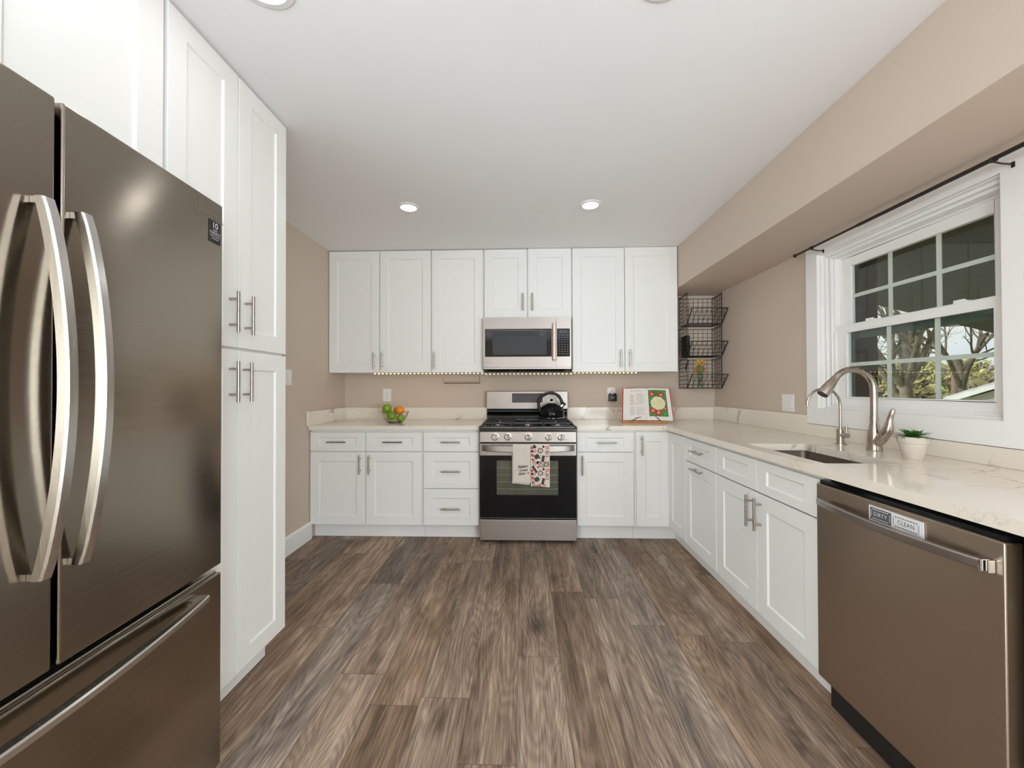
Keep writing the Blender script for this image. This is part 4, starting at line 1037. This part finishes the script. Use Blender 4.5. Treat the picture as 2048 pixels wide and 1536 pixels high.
# ---------------------------------------------------------------- potted succulent
pp = thing('potted_succulent', 'green succulent in a tapered cement pot beside the faucet', 'plant', (1.612, 1.682, CT + .0003))
MB().lathe([(.0001, 0), (.030, 0), (.032, .003), (.0455, .066), (.0485, .068), (.0510, .0935), (.0465, .0935), (.0455, .082), (.0001, .080)], seg=48).build('pot', pot_m, pp, smooth=35)
MB().lathe([(.0001, .0865), (.03, .086), (.0448, .083)], seg=24).build('soil', soil_m, pp)
mb = MB()
def leaf(az, el, L, wd, base):
    d_ = Vector((math.cos(az) * math.cos(el), math.sin(az) * math.cos(el), math.sin(el))); s_ = Vector((-math.sin(az), math.cos(az), 0)); u_ = d_.cross(s_) * -1
    B = Vector((0, 0, base)) + Vector((math.cos(az), math.sin(az), 0)) * .006; secs = []
    for i in range(7):
        f = i / 6; ww = wd * (.35 + 1.2 * f if f < .55 else 1.01 * (1 - f) / .45) * .95 + .0004; th = .0035 * (1 - f * .8)
        c_ = B + d_ * L * f + u_ * (.010 * f * f); secs.append([c_ - s_ * ww, c_ - u_ * th, c_ + s_ * ww, c_ + u_ * th * .4])
    mb.sweep(secs)
for ring_, (n, el, L, wd) in enumerate(((9, .14, .062, .0165), (8, .42, .054, .0165), (7, .72, .045, .0145), (5, 1.0, .036, .011), (4, 1.3, .026, .008))):
    for i in range(n): leaf(2 * PI * (i + .5 * (ring_ % 2)) / n + random.uniform(-.1, .1), el + random.uniform(-.06, .06), L * random.uniform(.9, 1.1), wd, .092 + ring_ * .0015)
mb.build('leaves', leaf_m, pp, smooth=50)

# ---------------------------------------------------------------- curtain rod
cr_ = thing('curtain_rod', 'thin dark bronze curtain rod running along the top of the window', 'curtain rod', (1.700, 2.50, 2.031))
MB().tube([(0, 0, 0), (0, -.46, .0005)], .0062, 12).build('rod', rod_m, cr_, smooth=50)
MB().tube([(0, -.455, .0005), (0, -1.75, .003)], .0082, 12).build('outer_rod', rod_m, cr_, smooth=50)
MB().sphere((0, .006, 0), .0115).build('finial', rod_m, cr_, smooth=60)
for y in (-.135, -1.035):
    mb = MB(); mb.tube([(.066, y, -.018), (.03, y, -.016), (.002, y, -.010), (-.010, y, -.004), (-.010, y, .006)], .003, 8); mb.box(.0655, .0695, y - .0045, y + .0045, -.030, -.010); mb.lathe([(.0105, -.007), (.0105, .007)], (0, y, 0), 14, axis='Y')
    mb.build('bracket', rod_m, cr_, smooth=40)

# ---------------------------------------------------------------- recessed ceiling lights
LP = [(-.769, 2.610, 'recessed ceiling light left of the range, far pair'), (.447, 2.618, 'recessed ceiling light right of the range, far pair'),
      (-.775, 1.135, 'recessed ceiling light cut by the top picture edge, above the refrigerator'), (.425, 1.150, 'recessed ceiling light cut by the top picture edge, right of centre'),
      (-.775, -.6, 'recessed ceiling light'), (.425, -.6, 'recessed ceiling light'), (-.775, -2.1, 'recessed ceiling light'), (.425, -2.1, 'recessed ceiling light')]  # this row is unseen: lamps added behind the camera for fill
for i, (x, y, lb) in enumerate(LP):
    if i >= 4: lb = 'unseen recessed ceiling light added behind the camera for fill'
    t = thing('recessed_light', ('white ' + lb), 'ceiling light', (x, y, ZC), 0, 'round recessed ceiling lights' if i < 4 else 'added fill lights behind the camera')
    R1 = .072 if i < 2 else .088
    MB().lathe([(R1, -.0006), (R1, -.004), (R1 - .018, -.007), (R1 - .02, -.0006)], seg=48).build('trim_ring', lamp_trim, t, smooth=40)
    MB().lathe([(.0001, -.0045), (R1 - .0205, -.0045), (R1 - .0205, -.0008)], seg=40).build('lens', lamp_lens, t)
    area_light('lamp', (0, 0, -.012), (0, 0, 0), (R1 - .022) * 2, 0, LAMP_W, LAMP_COL, t, 'DISK')

# ---------------------------------------------------------------- outside the window
grass = pm('lawn', (.12, .15, .04), .9, bump=.5, bscale=3, var=.5, vscale=1.5)
bark = pm('bark', (.21, .18, .13), .9, bump=.8, bscale=25, var=.35, vscale=6)
bark2 = pm('bark_dark', (.17, .14, .105), .9, var=.3, vscale=6)
woods_m = pm('spring_woodland', (.30, .27, .12), .95, var=.75, vscale=.9)
bud_m = pm('spring_buds', (.40, .40, .14), .8, var=.4, vscale=3)
brown_wood = pm('brown_boards', (.085, .052, .028), .6, var=.3, vscale=5)
porch_m = pm('porch_ceiling_paint', (.085, .07, .046), .7, var=.15, vscale=2)
siding_m = pm('shed_siding', (.72, .71, .62), .6)
shingle_m = pm('shed_roof', (.50, .52, .56), .6, var=.15, vscale=8)
pole_m = pm('pole_wood', (.26, .18, .14), .85)

mb = MB(); nx, ny = 40, 40
def gz(x, y):
    d = math.hypot(x, y); h = -.9
    if d > 16: h += (d - 16) * .035
    return h + .15 * math.sin(x * .3) * math.cos(y * .27)
for i in range(nx):
    for j in range(ny):
        P = []
        for a, b in ((i, j), (i + 1, j), (i + 1, j + 1), (i, j + 1)):
            x, y = 1.96 + a * 2.4, -20 + b * 3.0; P.append((x, y, gz(x, y)))
        mb.quad(P)
o = struct(mb.build('ground', grass, smooth=60))
# porch: ceiling with an angled outer edge, side wall of brown boards
pc = bpy.data.objects.new('porch', None); C.objects.link(pc); pc.location = (1.96, 3.4, 2.3); tag(pc, 'brown porch seen through the window, board wall and ceiling', 'porch', kind='structure')
PZ = 2.3
mb = MB(); poly = [(0, -5.4), (7.72, 4.98), (3.2, 2.26), (3.2, .0), (0, 0)]
poly = [(0, -3.2), (9.0, -3.2), (9.0, 5.75), (2.2, 1.64), (1.3, 1.1), (0, 1.1)]
mb.prism(poly, 2, 0, .10); mb.build('porch_ceiling', porch_m, pc)
mb = MB(); mb.box(0, 1.02, 0, .12, -3.2, -.001)
mb = MB()
for k in range(16):
    z = -3.2 + k * .2; mb.box(0, 1.02, -.004 if k % 2 else 0, .12, z, min(z + .198, -.001))
mb.build('porch_wall', brown_wood, pc)

def tree(name, label, base, h, tr, seed, m, kids=5, spread=.55, levels=4, buds=True, lean=(0, 0), grp=None, fork=.35):
    rnd = random.Random(seed); t = thing(name, label, 'tree', base, 0, grp); tb = MB(); bb = MB()
    def branch(p, d, L, r, lv):
        n = 5; pts = [p]; rs = [r]; q = p.copy(); dd = d.copy()
        for i in range(n):
            dd = (dd + Vector((rnd.uniform(-1, 1), rnd.uniform(-1, 1), rnd.uniform(-.2, .6))) * .13).normalized(); q = q + dd * L / n; pts.append(q.copy()); rs.append(r * (1 - .42 * (i + 1) / n))
        tb.tube(pts, rs, 9 if lv == 0 else (7 if lv == 1 else 5), cap=lv == 0)
        if lv < levels:
            k = kids if lv == 0 else rnd.choice((2, 3))
            for i in range(k):
                f = rnd.uniform(fork, 1) if lv else rnd.uniform(.55, 1); idx = min(n, max(1, int(f * n))); az = rnd.uniform(0, 2 * PI)
                s_ = dd.cross(Vector((math.cos(az), math.sin(az), .1))).normalized(); nd = (dd * (1 - spread) + s_ * spread * rnd.uniform(.7, 1.3) + Vector((0, 0, .12))).normalized()
                branch(pts[idx], nd, L * rnd.uniform(.6, .82), rs[idx] * rnd.uniform(.5, .72), lv + 1)
        if buds and lv >= levels - 1:
            for i in range(9):
                c_ = pts[rnd.randint(1, n)] + Vector((rnd.uniform(-1, 1), rnd.uniform(-1, 1), rnd.uniform(-1, 1))) * L * .28; s_ = rnd.uniform(.02, .05) * h / 10
                u_ = Vector((rnd.uniform(-1, 1), rnd.uniform(-1, 1), rnd.uniform(-1, 1))).normalized(); v_ = u_.orthogonal().normalized(); bb.quad([c_ - u_ * s_, c_ - v_ * s_ * .6, c_ + u_ * s_, c_ + v_ * s_ * .6])
    branch(Vector((0, 0, 0)), Vector((lean[0], lean[1], 1)).normalized(), h * .42, tr, 0)
    tb.build('trunk', m, t, smooth=60)
    if buds: bb.build('buds', bud_m, t)
    return t
tree('bare_tree', 'large pale multi-stemmed tree with spring buds seen through the window', (9.7, 10.15, -1.0), 8.5, .17, 11, bark, kids=7, spread=.36, levels=4, fork=.3)
tree('bare_tree', 'thinner dark tree behind the utility pole, right part of the window', (15.4, 14.2, -.8), 7.5, .17, 5, bark2, kids=5, spread=.5, levels=4, grp='bare trees beyond the window')
tree('bare_tree', 'dark tree at the left of the view, mostly hidden by the porch wall', (12.5, 16.5, -.8), 8, .16, 23, bark2, kids=5, spread=.5, levels=4, grp='bare trees beyond the window')
tree('overhanging_tree', 'budding tree reaching in from the right edge of the window view', (9.6, 6.2, -.9), 9, .16, 8, bark, kids=8, spread=.6, levels=4, lean=(0, .1), grp='bare trees beyond the window')
tree('bare_tree', 'distant slender tree farther up the hillside', (24, 24.5, -.2), 9, .18, 31, bark, kids=5, spread=.45, levels=3, grp='bare trees beyond the window')
# hillside woodland in fresh leaf: many small leaf tufts, uncountable
rnd = random.Random(3); mb = MB()
for k in range(13000):
    a = rnd.uniform(.50, 1.05); d_ = 24 + rnd.random() ** .8 * 34
    x, y = d_ * math.cos(a), d_ * math.sin(a); top = 1.6 + (d_ - 24) * .05 + .9 * math.sin(a * 23 + d_ * .3) * .5
    z = rnd.uniform(-1.2, top); r = rnd.uniform(.10, .34)
    for q_ in range(3):
        u_ = Vector((rnd.uniform(-1, 1), rnd.uniform(-1, 1), rnd.uniform(-1, 1))).normalized(); v_ = u_.orthogonal().normalized(); w_ = u_.cross(v_)
        c_ = Vector((x, y, z)) + w_ * r * .4 * q_; mb.quad([c_ - u_ * r, c_ - v_ * r * .6, c_ + u_ * r * .9, c_ + v_ * r * .7], rnd.choice((0, 0, 1, 2)))
wd = mb.build('woodland', [woods_m, bud_m, bark], None)
tag(wd, 'hillside woodland in fresh yellow-green leaf behind the trees', 'woodland', kind='stuff')
# shed with a white roof edge at lower right
sh = thing('shed', 'pale sided shed with white roof edge at the lower right of the window view', 'shed', (9.23, 9.0, -.9), math.radians(-58))
mb = MB(); mb.box(.36, 4, .3, 3, 0, 1.86)
for k in range(9): mb.box(.36, 4, .292, .3, .2 * k + .015, .2 * k + .2)
mb.prism([(.36, 1.861), (4, 1.861), (4, 3.53)], 1, .3, 3); mb.build('wall', siding_m, sh)
mb = MB(); mb.prism([(0, 1.74), (4.2, 3.67), (4.2, 3.80), (0, 1.87)], 1, .20, 3.2); rf_ = mb.build('roof', shingle_m, sh)
mb = MB(); mb.prism([(-.02, 1.71), (4.2, 3.65), (4.2, 3.74), (-.02, 1.80)], 1, .165, .199); mb.build('fascia', trim_white, rf_)
up = thing('utility_pole', 'tall wooden utility pole behind the trees, right of the window middle', 'pole', (19.2, 18.1, -.8))
MB().tube([(0, 0, 0), (0, 0, 2.95)], [.14, .11], 10).build('post', pole_m, up, smooth=50)
MB().tube([(0, -.15, 2.6), (0, -.15, 3.0)], .16, 12).build('transformer', label_white, up, smooth=50)
for (a, b, r, lb) in (((4.5, 6.6, 1.98), (19.2, 18.1, 2.0), .022, 'sagging black cable crossing the window view from the left'), ((19.2, 18.1, 2.1), (8.5, 4.6, 3.4), .02, 'black cable rising to the right across the window view')):
    cb_ = MB(); P = []
    for i in range(21):
        f = i / 20; P.append((a[0] + (b[0] - a[0]) * f, a[1] + (b[1] - a[1]) * f, a[2] + (b[2] - a[2]) * f - .35 * math.sin(PI * f)))
    cb_.tube(P, r, 6); tag(cb_.build('power_cable', wire_black, None, smooth=50), lb, 'cable', 'power cables outside')
